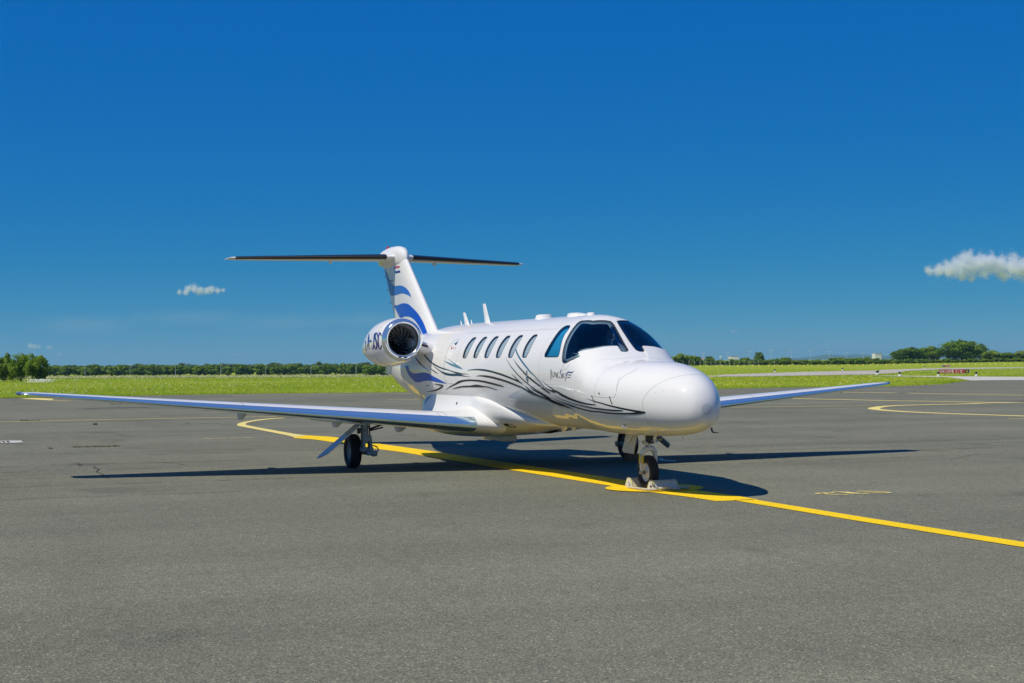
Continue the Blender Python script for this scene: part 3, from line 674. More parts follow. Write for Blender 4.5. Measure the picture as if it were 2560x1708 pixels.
for wi, (kind, P) in enumerate(windows):
    nm = {'cabin': 'cabin_window', 'side': 'cockpit_side_window', 'windshield': 'windshield'}[kind]
    v, f = submesh(panes[wi], -.007 if kind == 'cabin' else -.004)
    gl = mesh_obj(nm, v, f, MT[{'cabin': 'glass_cabin', 'side': 'glass_side', 'windshield': 'glass'}[kind]], jet)
    g = {'cabin': (-.004, .007), 'side': (-.008, .007), 'windshield': (-.010, .010)}[kind]
    v, f = outline_ribbon(P, g[0], g[1], .004); mesh_obj('gasket', v, f, MT['gasket'], gl)
    v, f = reveal_band(P, -.003, -.06); mesh_obj('reveal', v, f, MT['reveal' if kind != 'windshield' else 'frame'], gl)
    if kind == 'cabin':
        v, f = submesh(panes[wi], -.026); mesh_obj('blind', v, f, MT['blind'], gl)
    if kind == 'side':
        v, f = submesh(panes[wi], -.04); mesh_obj('sky_reflection_panel', v, f, MT['blue_panel'], gl)
    if kind == 'windshield':
        v, f = outline_ribbon(P, -.060, -.008, -.012); mesh_obj('inner_frame', v, f, MT['frame'], gl)

# ---- cockpit behind the glass
mb = MB()
gs = [(2.18, .62, 1.74), (2.12, .30, 1.80), (2.10, 0, 1.815), (2.12, -.30, 1.80), (2.18, -.62, 1.74)]
mb.add([Vector(p) for p in gs]+[Vector((2.60, p[1], 1.78)) for p in gs]+[Vector((2.62, p[1], 1.35)) for p in gs],
       [(i, i+1, i+6, i+5) for i in range(4)]+[(i+5, i+6, i+11, i+10) for i in range(4)])
mb.build('instrument_panel', MT['panel'], jet)
for s in (1, -1):
    mb = MB()
    mb.box((3.02, s*.33, 1.30), (.46, .44, .14), bev=.05)
    mb.box((3.26, s*.33, 1.58), (.13, .42, .56), Matrix.Rotation(math.radians(10), 3, 'Y'), bev=.06)
    mb.box((3.32, s*.33, 1.93), (.10, .26, .18), Matrix.Rotation(math.radians(8), 3, 'Y'), bev=.05)
    mb.build('pilot_seat', MT['seat'], jet)
    mb = MB(); mb.tube([(2.55, s*.33, 1.42), (2.66, s*.33, 1.66)], .018, 8)
    mb.tube([(2.66, s*.33-.13, 1.72), (2.665, s*.33-.11, 1.65), (2.665, s*.33+.11, 1.65), (2.66, s*.33+.13, 1.72)], .017, 8)
    mb.build('control_yoke', MT['panel'], jet)
mb = MB()
for k in range(9):
    y = -.55+.055*k
    mb.box((2.95+.012*(k % 2), y, 1.84), (.03, .058, .52), bev=.01)
mb.build('curtain', MT['curtain'], jet)
mb = MB(); mb.box((2.36, .09, 2.02), (.03, .04, .07), bev=.01); mb.tube([(2.30, .06, 2.00), (2.40, .10, 1.96), (2.44, .09, 1.90)], .010, 6)
mb.build('compass_mount', MT['frame'], jet)

# ---- raised rain-removal duct in front of each pane
DEF = [(2.268, .944), (2.152, .649), (2.116, .442), (2.080, .195), (1.97, .189), (1.850, .211), (1.855, .388), (1.915, .609), (2.075, .956), (2.180, .985)]
def deflector(s):
    top = [(2.268, .950), (2.205, .80), (2.152, .649), (2.128, .54), (2.116, .442), (2.094, .30), (2.080, .195)]
    bot = [(2.185, .99), (2.06, .86), (1.95, .665), (1.895, .53), (1.865, .41), (1.845, .29), (1.842, .20)]
    V = []; F = []; m = 6
    for (a, b) in zip(top, bot):
        for k in range(m+1):
            q = k/m; x, t = a[0]+(b[0]-a[0])*q, a[1]+(b[1]-a[1])*q
            h = .018*(1-q)**1.1+.002
            V.append(Vector(fus(x, s*t))+fus_n(x, s*t)*h)
    n = len(top)
    for i in range(n-1):
        for k in range(m): F.append((i*(m+1)+k, i*(m+1)+k+1, (i+1)*(m+1)+k+1, (i+1)*(m+1)+k))
    # end walls and the slot along the glass
    def wall(idx, pts):
        k0 = len(V)
        for (x, t) in pts: V.append(Vector(fus(x, s*t))-fus_n(x, s*t)*.01)
        for q in range(len(idx)-1): F.append((idx[q], idx[q+1], k0+q+1, k0+q))
    wall([i*(m+1) for i in range(n)], top)
    wall([k for k in range(m+1)], [(top[0][0]+(bot[0][0]-top[0][0])*k/m, top[0][1]+(bot[0][1]-top[0][1])*k/m) for k in range(m+1)])
    e = (n-1)*(m+1)
    wall([e+k for k in range(m+1)], [(top[-1][0]+(bot[-1][0]-top[-1][0])*k/m, top[-1][1]+(bot[-1][1]-top[-1][1])*k/m) for k in range(m+1)])
    mesh_obj('windshield_duct', V, F, MT['white'], jet, True, 35)
deflector(1); deflector(-1)

# ---- wing to body fairing
def loft_rings(rings, close_ends=True):
    n = len(rings[0]); V = [p for r in rings for p in r]
    F = [(i*n+j, (i+1)*n+j, (i+1)*n+(j+1) % n, i*n+(j+1) % n) for i in range(len(rings)-1) for j in range(n)]
    if close_ends: F += [tuple(range(n)), tuple((len(rings)-1)*n+j for j in range(n-1, -1, -1))]
    return V, F
rings = []
for k in range(101):
    x = 4.0+6.8*k/100
    rings.append([fair_pt(x, -math.pi+2*math.pi*j/96) for j in range(96)])
v, f = loft_rings(rings)
fairing = mesh_obj('belly_fairing', v, f, MT['white'], jet, True, 60)

# ---- wings
def wing_le(y): return 5.345+.1606*y
def wing_te(y): return 7.81-.10*y
def wing_z(y): return .70+(y-.9)*.0826
def wing_sec(y, us, t, sgn):
    """upper or lower surface point at chord fractions"""
    a, b = wing_le(y), wing_te(y); c = b-a; z0 = wing_z(y); inc = .035
    fil = .10*max(0, (1.35-y)/.6)**2 if sgn > 0 else 0.0
    return [Vector((a+c*u, y, z0+fil*math.sin(math.pi*min(1, u*1.02))+sgn*naca(u, t)*c*(1.12 if sgn > 0 else .88)+.025*c*math.sin(math.pi*min(1, u*1.1))*.6-inc*c*u)) for u in us]
def wing_t(y): return .145-.035*(y/7.5)
def tip_round(y):        # the tip closes in a smooth curve
    return 1.0
US = [0, .002, .006, .012, .02, .032, .045, .06, .08, .11, .15, .2, .27, .35, .45, .55, .65, .75, .85, .93, 1.0]
UE = 7                   # chord fraction index where the polished edge ends above, ...
UL = 10                  # ... and below
def build_wing(s):
    ys = [.45, .7, .9, 1.1, 1.3, 1.6, 2, 2.5, 3, 3.5, 4, 4.5, 5, 5.5, 6, 6.5, 7.0, 7.2, 7.32, 7.40, 7.45, 7.475]
    def row(y):
        t = wing_t(y)
        if y > 7.2:
            q = (y-7.2)/.28; k = math.sqrt(max(1-q*q, .0004)); t *= k
        U = wing_sec(y, US, t, 1); Lw = wing_sec(y, US, t, -1)
        if y > 7.2:
            cc = wing_te(y)-wing_le(y)
            for p in U+Lw: p.x = wing_le(y)+.16*(1-k)*cc*1.6+(p.x-wing_le(y))*(1-.25*(1-k))
        return U, Lw
    rows = [row(y) for y in ys]; n = len(US)
    up = [r[0] for r in rows]; lo = [r[1] for r in rows]
    flip = s < 0
    def sheet(parts):
        V = []; F = []
        for R in parts:
            k0 = len(V); w = len(R[0]); V += [p for r in R for p in r]
            for i in range(len(R)-1):
                for j in range(w-1): F.append((k0+i*w+j, k0+(i+1)*w+j, k0+(i+1)*w+j+1, k0+i*w+j+1))
        V = [Vector((p.x, s*p.y, p.z)) for p in V]
        if flip: F = [tuple(reversed(q)) for q in F]
        return V, F
    body = [[u[UE:]+list(reversed(l[UL-1:])) for u, l in zip(up, lo)]]
    v, f = sheet(body)
    k = len(up)-1; w = len(body[0][0]); f.append(tuple(range(k*w, k*w+w)))
    wing = mesh_obj('wing', v, f, MT['wing_white'], jet, True, 40)
    i0 = 3                                                # the polished edge begins outboard of the fairing
    le = [[list(reversed(l[:UL]))+u[1:UE+1] for u, l in zip(up[i0-1:], lo[i0-1:])]]
    V = []; F = []
    v, f = sheet(le)
    # stand 2.5 mm proud of the wing
    v = [p+Vector((-.0025, 0, -.0015)) for p in v]
    mesh_obj('polished_leading_edge', v, f, MT['chrome'], wing, True, 60)
    root = [[list(reversed(l[:UL]))+u[1:UE+1] for u, l in zip(up[:i0], lo[:i0])]]
    v, f = sheet(root); mesh_obj('root_leading_edge', v, f, MT['wing_white'], wing, True, 60)
    # chordwise seams, aileron and flap hinge line
    for y in (1.32, 1.42, 4.35):
        mb = MB(); P = wing_sec(y, US[UE:], wing_t(y), 1)
        for a, b in zip(P[:-1], P[1:]):
            mb.add([a+Vector((0, -.004, .002)), a+Vector((0, .004, .002)), b+Vector((0, .004, .002)), b+Vector((0, -.004, .002))], [(0, 3, 2, 1)])
        (mb if s > 0 else mb.mirror()).build('skin_seam', MT['seam'], wing, False)
    # stall strip, flap track fairings, static wick, tip light
    mb = MB()
    a, b = wing_sec(1.55, [0], .1, 1)[0], wing_sec(2.25, [0], .1, 1)[0]
    mb.tube([a+Vector((-.012, 0, -.006)), b+Vector((-.012, 0, -.006))], .010, 6)
    (mb if s > 0 else mb.mirror()).build('stall_strip', MT['chrome'], wing)
    for y in (1.52, 2.60, 4.15):
        p = wing_sec(y, [.86], wing_t(y), -1)[0]
        mb = MB(); ring = []
        for (dx, dz, w) in ((-.42, .02, .01), (-.2, -.06, .035), (.02, -.125, .042), (.22, -.135, .036), (.40, -.06, .012)):
            c = p+Vector((dx, 0, 0)); top = .03
            ring.append([c+Vector((0, -w*1.2, top)), c+Vector((0, w*1.2, top)), c+Vector((0, w, dz*.55)), c+Vector((0, w*.35, dz)), c+Vector((0, -w*.35, dz)), c+Vector((0, -w, dz*.55))])
        v, f = loft_rings(ring); mb.add(v, f)
        (mb if s > 0 else mb.mirror()).build('flap_track_fairing', MT['door'], wing, True, 50)
    mb = MB(); p = wing_sec(7.43, [.30], .05, 1)[0]
    mb.lathe([(0, .001), (.02, .024), (.05, .028), (.085, .020), (.11, .001)], (p.x-.02, p.y-.02, p.z-.010), (0, 1, 0), 14)
    (mb if s > 0 else mb.mirror()).build('navigation_light', MT['bluelens'], wing)
    if s < 0:
        mb = MB(); q = wing_sec(6.6, [.6], .1, -1)[0]; mb.tube([q, q+Vector((.03, 0, -.06))], .008, 6); mb.mirror().build('drain_mast', MT['gear_dark'], wing)
    return wing
build_wing(1); build_wing(-1)

# ---- fin, rudder, bullet, tailplane
zs_ = [2.02+.02*k for k in range(0, 84)] + [3.70, 3.74]
def fin_rows(u0, u1, nu, off=0.0, zs=zs_):
    """both sides of the fin between chord fractions, as closed sections"""
    R = []
    for z in zs:
        a, b = fin_le(z), fin_te(z); c = b-a
        us = [u0+(u1-u0)*(k/nu)**(1.8 if u0 == 0 else 1) for k in range(nu+1)]
        sec = [Vector((a+c*u, naca(u, .115)*c+off, z)) for u in us]
        oth = [Vector((p.x, -p.y, p.z)) for p in reversed(sec)]
        if u0 == 0: oth = oth[:-1]
        R.append(sec+oth)
    return R
v, f = loft_rings(fin_rows(0, .70, 30)); fin = mesh_obj('fin', v, f, MT['white'], jet, True, 50)
v, f = loft_rings(fin_rows(.708, 1.0, 10, zs=[z for z in zs_ if z > 2.3 and z < 3.66])); rudder = mesh_obj('rudder', v, f, MT['white'], jet, True, 50)
for z in (2.62, 3.28, 3.60):     # rudder hinge brackets
    x = fin_le(z)+(fin_te(z)-fin_le(z))*.7
    mb = MB(); mb.box((x, 0, z), (.16, .16, .02), bev=.006); mb.build('rudder_hinge', MT['seam'], rudder)
for z in (3.40, 3.12, 2.85):
    mb = MB(); mb.tube([(fin_te(z), 0, z), (fin_te(z)+.13, 0, z-.01)], .006, 5); mb.build('static_wick', MT['gear_dark'], rudder)
mb = MB(); ring = []
for (x, w, zt, zb) in ((11.72, .012, 3.70, 3.62), (11.80, .07, 3.82, 3.55), (11.95, .115, 3.90, 3.52), (12.2, .14, 3.945, 3.52), (12.6, .15, 3.955, 3.53), (13.0, .14, 3.93, 3.55), (13.3, .11, 3.88, 3.60), (13.48, .07, 3.84, 3.68), (13.62, .03, 3.81, 3.72)):
    zc = (zt+zb)/2
    ring.append([Vector((x, w*math.copysign(abs(math.sin(t))**.85, math.sin(t)), zc+(zt-zb)/2*math.copysign(abs(math.cos(t))**.85, math.cos(t)))) for t in [2*math.pi*k/28 for k in range(28)]])
v, f = loft_rings(ring); mb.add(v, f)
bullet = mb.build('tail_bullet_fairing', MT['white'], jet, True, 60)
mb = MB(); mb.lathe([(0, .035), (.02, .035), (.05, .026), (.065, .001)], (12.95, 0, 3.93), (0, 0, 1), 14)
mb.build('beacon_light', MT['redlens'], bullet)
def st_le(y): return 12.02+.43*y
def st_te(y): return 13.32+.21*y
ST_Z = 3.725
def build_stab(s):
    ys = [.0, .12, .27, .6, 1.0, 1.5, 2.0, 2.5, 2.9, 3.02, 3.08, 3.11]
    us = [0, .004, .012, .025, .045, .07, .1, .15, .22, .32, .45, .6, .75, .88, 1.0]
    def sec(y, sg):
        a, b = st_le(y), st_te(y); c = b-a; t = .11
        if y > 2.9: t *= math.sqrt(max(.02, 1-((y-2.9)/.215)**2))
        return [Vector((a+c*u, y, ST_Z+sg*naca(u, t)*c)) for u in us]
    R = [sec(y, 1)+list(reversed(sec(y, -1)))[:-1] for y in ys]
    if s < 0: R = [[Vector((p.x, -p.y, p.z)) for p in r] for r in R]
    v, f = loft_rings(R); st = mesh_obj('tailplane', v, f if s > 0 else [tuple(reversed(q)) for q in f], MT['wing_white'], jet, True, 45)
    yb = [.27, .6, 1, 1.5, 2, 2.5, 2.9, 3.0]
    B = []
    for y in yb:
        U, Lw = sec(y, 1)[:8], sec(y, -1)[:6]
        r = list(reversed(Lw))+U[1:]; c = st_te(y)-st_le(y)
        cen = Vector((st_le(y)+.1*c, y, ST_Z)); B.append([p+(p-cen).normalized()*.0035 for p in r])
    if s < 0: B = [[Vector((p.x, -p.y, p.z)) for p in r] for r in B]
    w = len(B[0]); V = [p for r in B for p in r]
    F = [(i*w+j, (i+1)*w+j, (i+1)*w+j+1, i*w+j+1) for i in range(len(B)-1) for j in range(w-1)]
    mesh_obj('deice_boot', V, F if s < 0 else [tuple(reversed(q)) for q in F], MT['boot'], st, True, 60)
    mb = MB(); x0 = st_le(1.1)+.75*(st_te(1.1)-st_le(1.1)); mb.box((x0, s*1.1, ST_Z-.055), (.18, .03, .05), bev=.012)
    mb.build('elevator_hinge_fairing', MT['wing_white'], st)
    return st
build_stab(1); build_stab(-1)

# ---- engines
class NB(MB):
    """parts of a nacelle, set on its leaning axis"""
    side = 1
    def build(self, *a, **k):
        for i, v in enumerate(self.v):
            d = v[0]-NACC.x; self.v[i] = Vector((v[0], v[1]-self.side*NAC_TOE*d, v[2]-NAC_DROOP*d))
        return MB.build(self, *a, **k)
def build_engine(s):
    C = Vector((NACC.x, s*NACC.y, NACC.z)); ax = (1, 0, 0); NB.side = s
    prof = [(q*q*2.0, NRf(math.sqrt(q*q*2.0))) for q in [k/48 for k in range(49)] if q*q*2.0 >= .105]
    prof = [(.10, NRf(math.sqrt(.10)))]+prof+[(2.0, .20), (1.9, .185), (1.6, .18)]
    mb = NB(); mb.lathe(prof, C, ax, 72, a0=(0, 0, 1)); nac = mb.build('engine_nacelle', MT['white'], jet, True, 50)
    lip = [(.105, NRf(math.sqrt(.105))+.0015), (.05, .3415), (.02, .324), (.006, .311), (.0, .297), (.003, .284), (.012, .272), (.03, .262), (.06, .256), (.10, .253)]
    mb = NB(); mb.lathe(lip, C, ax, 72, a0=(0, 0, 1)); mb.build('inlet_lip', MT['lip'], nac, True)
    mb = NB(); mb.lathe([(.098, .2535), (.2, .254), (.34, .262), (.46, .266)], C, ax, 64); mb.build('inlet_duct', MT['inlet'], nac)
    mb = NB(); mb.lathe([(.55, .001), (.55, .27)], C, ax, 40); mb.build('fan_disc', MT['black'], nac)
    mb = NB(); mb.lathe([(.36, .0005), (.362, .02), (.372, .042), (.395, .060), (.43, .072), (.50, .078)], C, ax, 28)
    hub = mb.build('spinner', simple('spinner_dark', (.035, .037, .04), .3, metal=.5) if s > 0 else bpy.data.materials['spinner_dark'], nac)
    mb = NB()
    for k in range(6):
        t = 2*math.pi*(k+.3)/6; mb.box(C+Vector((.392, math.cos(t)*.058, math.sin(t)*.058)), (.006, .009, .009))
    mb.build('spinner_bolt', MT['frame'], nac, False)['kind'] = 'stuff'
    # one swept blade, then the rest share its mesh
    V = []; F = []; nr = 9
    for i in range(nr):
        q = i/(nr-1); r = .070+.188*q
        tw = math.radians(12+18*q); ch = .050+.015*q; sw = .35*q*q+.10*q
        for u in (-.5, 0, .5):
            along = u*ch*math.cos(tw); tang = u*ch*math.sin(tw)
            a = sw+tang/r
            V.append(Vector((along+.47-.03*q, math.sin(a)*r, math.cos(a)*r)))
    for i in range(nr-1):
        for j in (0, 1): F.append((i*3+j, i*3+j+1, (i+1)*3+j+1, (i+1)*3+j))
    me = bpy.data.meshes.new('fan_blade'); me.from_pydata(V, [], F); me.materials.append(MT['fan'])
    me.polygons.foreach_set('use_smooth', [True]*len(F)); me.update()
    for k in range(18):
        o = bpy.data.objects.new('fan_blade', me); COL.objects.link(o); o.parent = nac
        o.matrix_parent_inverse = Matrix.Identity(4)
        o.location = C+Vector((0, -s*NAC_TOE*.46, -NAC_DROOP*.46)); o.rotation_euler = (2*math.pi*k/18, 0, 0)
    # slot under the lip, drain mast, latches
    mb = NB(); n = 20
    P = []
    for k in range(n):
        t = 2*math.pi*k/n; a = math.pi+.27*math.cos(t)+.06*s; r = .304+.015*math.sin(t)
        x = .0 if r < .297 else (r-.297)/.014*.006 if r < .311 else .006+(r-.311)/.013*.014
        P.append(C+Vector((x-.004, -math.sin(a)*r, math.cos(a)*r)))
    mb.add(P, [tuple(range(n))]); mb.build('precooler_slot', MT['black'], nac, False)
    mb = NB(); b = C+Vector((.95, 0, -.375))
    mb.plate([b+Vector((-.13, 0, .03)), b+Vector((.14, 0, .03)), b+Vector((.10, 0, -.14)), b+Vector((.0, 0, -.145))], .07)
    mb.build('drain_mast', MT['door'], nac, False)
    mb = NB()
    for k in range(7):
        a = math.radians(100+k*11); x = .62; r = NRf(math.sqrt(x))+.001
        mb.box(C+Vector((x, s*math.sin(a)*r, math.cos(a)*r)), (.012, .012, .012))
    for k in range(5):
        a = math.radians(55+k*12); x = .30; r = NRf(math.sqrt(x))+.001
        mb.box(C+Vector((x, s*math.sin(a)*r, math.cos(a)*r)), (.010, .010, .010))
    mb.build('fastener', MT['rivet'], nac, False)['kind'] = 'stuff'
    for xx in (.33, 1.12):          # cowl break lines
        mb = NB(); r = NRf(math.sqrt(xx))+.0012
        mb.lathe([(xx-.003, r), (xx+.003, r)], C, ax, 72); mb.build('cowl_seam', MT['seam'], nac, False)
    # pylon
    ring = []
    for q in [k/6 for k in range(7)]:
        y = .55+(1.08-.55)*q; zc = 1.83+.16*q; x0 = 8.10+.02*q; x1 = 10.05-.15*q; h = .105-.02*q
        sec = []
        for (u, hh) in ((0, .35), (.012, .68), (.04, .92), (.10, 1), (.5, 1), (.8, .62), (1.0, .08)):
            sec.append(Vector((x0+(x1-x0)*u, s*y, zc+h*hh)))
        for (u, hh) in ((1.0, .08), (.8, .62), (.5, 1), (.10, 1), (.04, .92), (.012, .68), (0, .35)):
            sec.append(Vector((x0+(x1-x0)*u, s*y, zc-h*hh)))
        ring.append(sec)
    v, f = loft_rings(ring); py = mesh_obj('engine_pylon', v, f, MT['white'], jet, True, 50)
    mb = MB(); R3 = Matrix.Rotation(math.atan2(.16, .53)*(1 if s > 0 else -1), 3, 'X')
    mb.box((8.103, s*.90, 1.955), (.02, .20, .035), R3, bev=.006); mb.build('air_slot', MT['black'], py, False)
build_engine(1); build_engine(-1)

# ---- livery: thin films laid on the surfaces
def resample(P, n):
    P = [Vector((p[0], p[1])) for p in P]
    L = [0.0]
    for a, b in zip(P[:-1], P[1:]): L.append(L[-1]+(b-a).length)
    out = []
    # Catmull-Rom through the traced points
    for k in range(n):
        t = L[-1]*k/(n-1); i = 0
        while i < len(P)-2 and L[i+1] < t: i += 1
        u = (t-L[i])/max(1e-9, L[i+1]-L[i])
        p0, p1, p2, p3 = P[max(i-1, 0)], P[i], P[i+1], P[min(i+2, len(P)-1)]
        out.append(.5*((2*p1)+(p2-p0)*u+(2*p0-5*p1+4*p2-p3)*u*u+(3*p1-p0-3*p2+p3)*u**3))
    return out
def film(name, Lp, Rp, yf, mat, parent, off=.0025, across=2, side=1):
    n = max(6, int(sum(math.dist(a, b) for a, b in zip(Lp[:-1], Lp[1:]))/.035)+2)
    A, B = resample(Lp, n), resample(Rp, n)
    V = []; F = []; w = across+1
    for a, b in zip(A, B):
        for k in range(w):
            x, z = a[0]+(b[0]-a[0])*k/across, a[1]+(b[1]-a[1])*k/across
            y = yf(x, z); e = .004
            nx = -(yf(x+e, z)-yf(x-e, z))/(2*e); nz = -(yf(x, z+e)-yf(x, z-e))/(2*e)
            nn = Vector((max(-3, min(3, nx)), 1, max(-3, min(3, nz)))).normalized()
            p = Vector((x, y, z))+nn*off
            V.append(Vector((p.x, side*p.y, p.z)))
    for i in range(n-1):
        for k in range(across): F.append((i*w+k, i*w+k+1, (i+1)*w+k+1, (i+1)*w+k))
    return mesh_obj(name, V, F, mat, parent)
for q, (col, Lp, Rp) in enumerate(DECAL['livery']):
    big = col == 'blue'
    for s in (1, -1):
        film('wave_stripe' if big else 'livery_stripe', Lp, Rp, fus_y, MT[col], fuselage, .0025+.0004*(q % 4), 8 if big else 2, s)
for (col, Lp, Rp) in DECAL['livery_fairing']:
    for s in (1, -1): film('livery_stripe', Lp, Rp, fair_y, MT[col], fairing, .004, 2, s)
for (col, Lp, Rp) in DECAL['seam']:
    film('panel_seam', Lp, Rp, fus_y, MT['seam'], fuselage, .0012, 1)
for (col, Lp, Rp) in DECAL['lettering']:
    film('lettering', Lp, Rp, fus_y, MT[col], fuselage, .0025, 1)
for (col, Lp, Rp) in DECAL['registration']:
    film('registration_letter', Lp, Rp, nac_y, MT[col], [o for o in jet.children if o.name.startswith('engine_nacelle')][0], .0025, 2)
for (col, Lp, Rp) in DECAL['fin']:
    nm = 'wave_stripe' if col.startswith('blue') else 'flag_stripe'
    for s in (1, -1): film(nm, Lp, Rp, fin_y, MT[col], fin, .004, 10 if nm == 'wave_stripe' else 2, s)
# registration marks also stand on the port nacelle
# radome joint ring, nose tip cap, rivet rows
mb = MB()
for x0, w in ((.665, .0045),):   # the radome joint
    n = 120
    for j in range(n):
        t0, t1 = 2*math.pi*j/n, 2*math.pi*(j+1)/n
        q = []
        for x, t in ((x0-w/2, t0), (x0+w/2, t0), (x0+w/2, t1), (x0-w/2, t1)):
            x -= .34*max(0, math.cos(t))**1.5      # the joint leans forward towards the top
            q.append(Vector(fus(x, t))+fus_n(x, t)*.0012)
        mb.add(q, [(0, 1, 2, 3)])
mb.build('radome_joint', MT['faintseam'], fuselage, False)
for x0, a0, a1 in ((3.30, .35, 1.9), (6.72, .1, 2.1), (8.72, .25, 2.2), (9.9, .3, 2.4), (1.60, .5, 1.9)):
    for s in (1, -1):
        mb = MB(); n = 50
        for j in range(n):
            t0, t1 = s*(a0+(a1-a0)*j/n), s*(a0+(a1-a0)*(j+1)/n)
            mb.add([Vector(fus(x, t))+fus_n(x, t)*.0010 for x, t in ((x0-.0016, t0), (x0+.0016, t0), (x0+.0016, t1), (x0-.0016, t1))], [(0, 1, 2, 3)])
        mb.build('skin_seam', MT['faintseam'], fuselage, False)
V = []; F = []; n = 40
for i in range(6):
    for j in range(n):
        t = 2*math.pi*j/n; x = 1e-4+.0055*(i/5)**2; p = Vector(fus(x, t)); V.append(p+Vector((-.002, 0, 0))+(p-Vector((x, 0, 1.082)))*.01)
for i in range(5):
    for j in range(n): F.append((i*n+j, (i+1)*n+j, (i+1)*n+(j+1) % n, i*n+(j+1) % n))
F.append(tuple(range(n))); mesh_obj('radome_tip', V, F, MT['nose_cap'], fuselage)
mb = MB()
def rivets(pts, sz=.006):
    for (x, t) in pts:
        p = Vector(fus(x, t)); m = fus_n(x, t); a = m.orthogonal().normalized()*sz; b = m.cross(a)
        mb.add([p+m*.0015+a, p+m*.0015+b, p+m*.0015-a, p+m*.0015-b], [(0, 1, 2, 3)])
for s in (1, -1):
    rivets([(2.03+.53*k/13, s*(.025)) for k in range(14)], .004)
    rivets([(2.60+.26*k/9, s*(.12+.30*k/9)) for k in range(10)], .004)
rivets([(.30+.1*k, 1.0+.11*k) for k in range(4)], .005)
mb.build('rivet_row', MT['rivet'], fuselage, False)['kind'] = 'stuff'
mb = MB()
def fdots(pts, sz=.0055):
    for x, z in pts:
        y = fair_y(x, z)+.0015; mb.add([Vector((x-sz, y, z)), Vector((x, y, z-sz)), Vector((x+sz, y, z)), Vector((x, y, z+sz))], [(0, 1, 2, 3)])
fdots([(5.95+.105*k, 1.105-.0*k) for k in range(32)])
for xx in (6.15, 6.75, 7.35, 8.05): fdots([(xx, .80+.05*k) for k in range(6)])
mb.build('fairing_rivet', MT['rivet'], fairing, False)['kind'] = 'stuff'
mb = MB(); y = fair_y(6.9, .99); mb.box((6.9, y+.001, .985), (.045, .006, .065), bev=.002); mb.build('fairing_vent', MT['black'], fairing, False)
# landing light in the fairing
mb = MB(); n = 24; P = []
for k in range(n):
    t = 2*math.pi*k/n; x, zz = 5.15+.13*math.cos(t), .70+.032*math.sin(t)
    P.append(Vector((x, fair_y(x, zz)+.004, zz)))
mb.add(P, [tuple(range(n))]); mb.build('landing_light', simple('smoked_lens', (.05, .04, .015), .08, coat=1), fairing, False)

# ---- antennas, domes, small fittings
def blade(x, h, c0, c1, t, sweep, z0=None, name='blade_antenna', flip=1):
    z0 = (sect(x)[0]-.01 if flip > 0 else sect(x)[1]+.01) if z0 is None else z0
    ring = []
    for q in (0, .08, .5, .93, 1.0):
        c = c0+(c1-c0)*q; w = t*(1-.4*q)*(1.7 if q == 0 else 1)*(1 if q < 1 else .5); ox = x+sweep*q
        ring.append([Vector((ox+c*a, w*b, z0+flip*h*q)) for a, b in ((-.5, 0), (-.3, .5), (.0, .6), (.3, .4), (.5, 0), (.3, -.4), (0, -.6), (-.3, -.5))])
    v, f = loft_rings(ring); mesh_obj(name, v, f if flip > 0 else [tuple(reversed(q)) for q in f], MT['white'], jet, True, 40)
blade(7.38, .325, .26, .13, .035, .16)
blade(8.36, .215, .24, .11, .03, .15)
blade(8.64, .085, .07, .03, .02, .04); blade(8.13, .075, .07, .03, .02, .03)
for (x, w, h, ln) in ((4.98, .13, .055, .26), (3.82, .11, .045, .36), (3.58, .07, .028, .22), (3.30, .055, .035, .16)):
    ring = []
    for q, k in ((0, 1.1), (.35, 1.02), (.8, .95), (1.0, .72)):
        ring.append([Vector((x+ln/2*k*math.cos(t), w*k*math.sin(t), sect(x)[0]-.012+(h+.012)*q)) for t in [2*math.pi*j/24 for j in range(24)]])
    v, f = loft_rings(ring); mesh_obj('antenna_dome', v, f, MT['white'], jet, True, 40)
blade(1.33, .10, .05, .02, .02, .05, name='pitot_mast', flip=-1)
blade(.62, .06, .025, .02, .015, .0, name='temperature_probe', flip=-1)
mb = MB(); mb.tube([(.10, -.12, .855), (.09, -.12, .815), (.06, -.12, .800), (-.06, -.12, .800)], [.012, .011, .010, .006], 8)
mb.build('pitot_tube', MT['gear_dark'], jet)
for s in (1, -1):
    mb = MB(); y0 = fus_y(1.15, .86)
    mb.tube([(1.18, s*(y0-.01), .86), (1.16, s*(y0+.045), .84), (1.06, s*(y0+.055), .835), (.98, s*(y0+.055), .835)], [.016, .014, .011, .006], 8)
    mb.build('angle_probe', MT['frame'], jet)
blade(4.25, .09, .26, .05, .03, .05, z0=.70, name='belly_antenna', flip=-1); blade(3.92, .05, .16, .12, .05, .0, z0=.715, name='belly_antenna', flip=-1)
mb = MB(); mb.box((6.85, 0, .435), (.95, .24, .10), bev=.035); mb.build('belly_pod', MT['door'], jet)
# door handle with its long latch
mb = MB()
hx, hz = 3.72, 1.43
p = Vector((hx, fus_y(hx, hz), hz))
mb.lathe([(0, .034), (.008, .034), (.014, .026), (.015, .001)], p, (0, 1, .12), 18)
mb.box(p+Vector((.0, .012, .06)), (.03, .012, .10), bev=.004)
mb.build('door_handle', MT['steel'], fuselage)

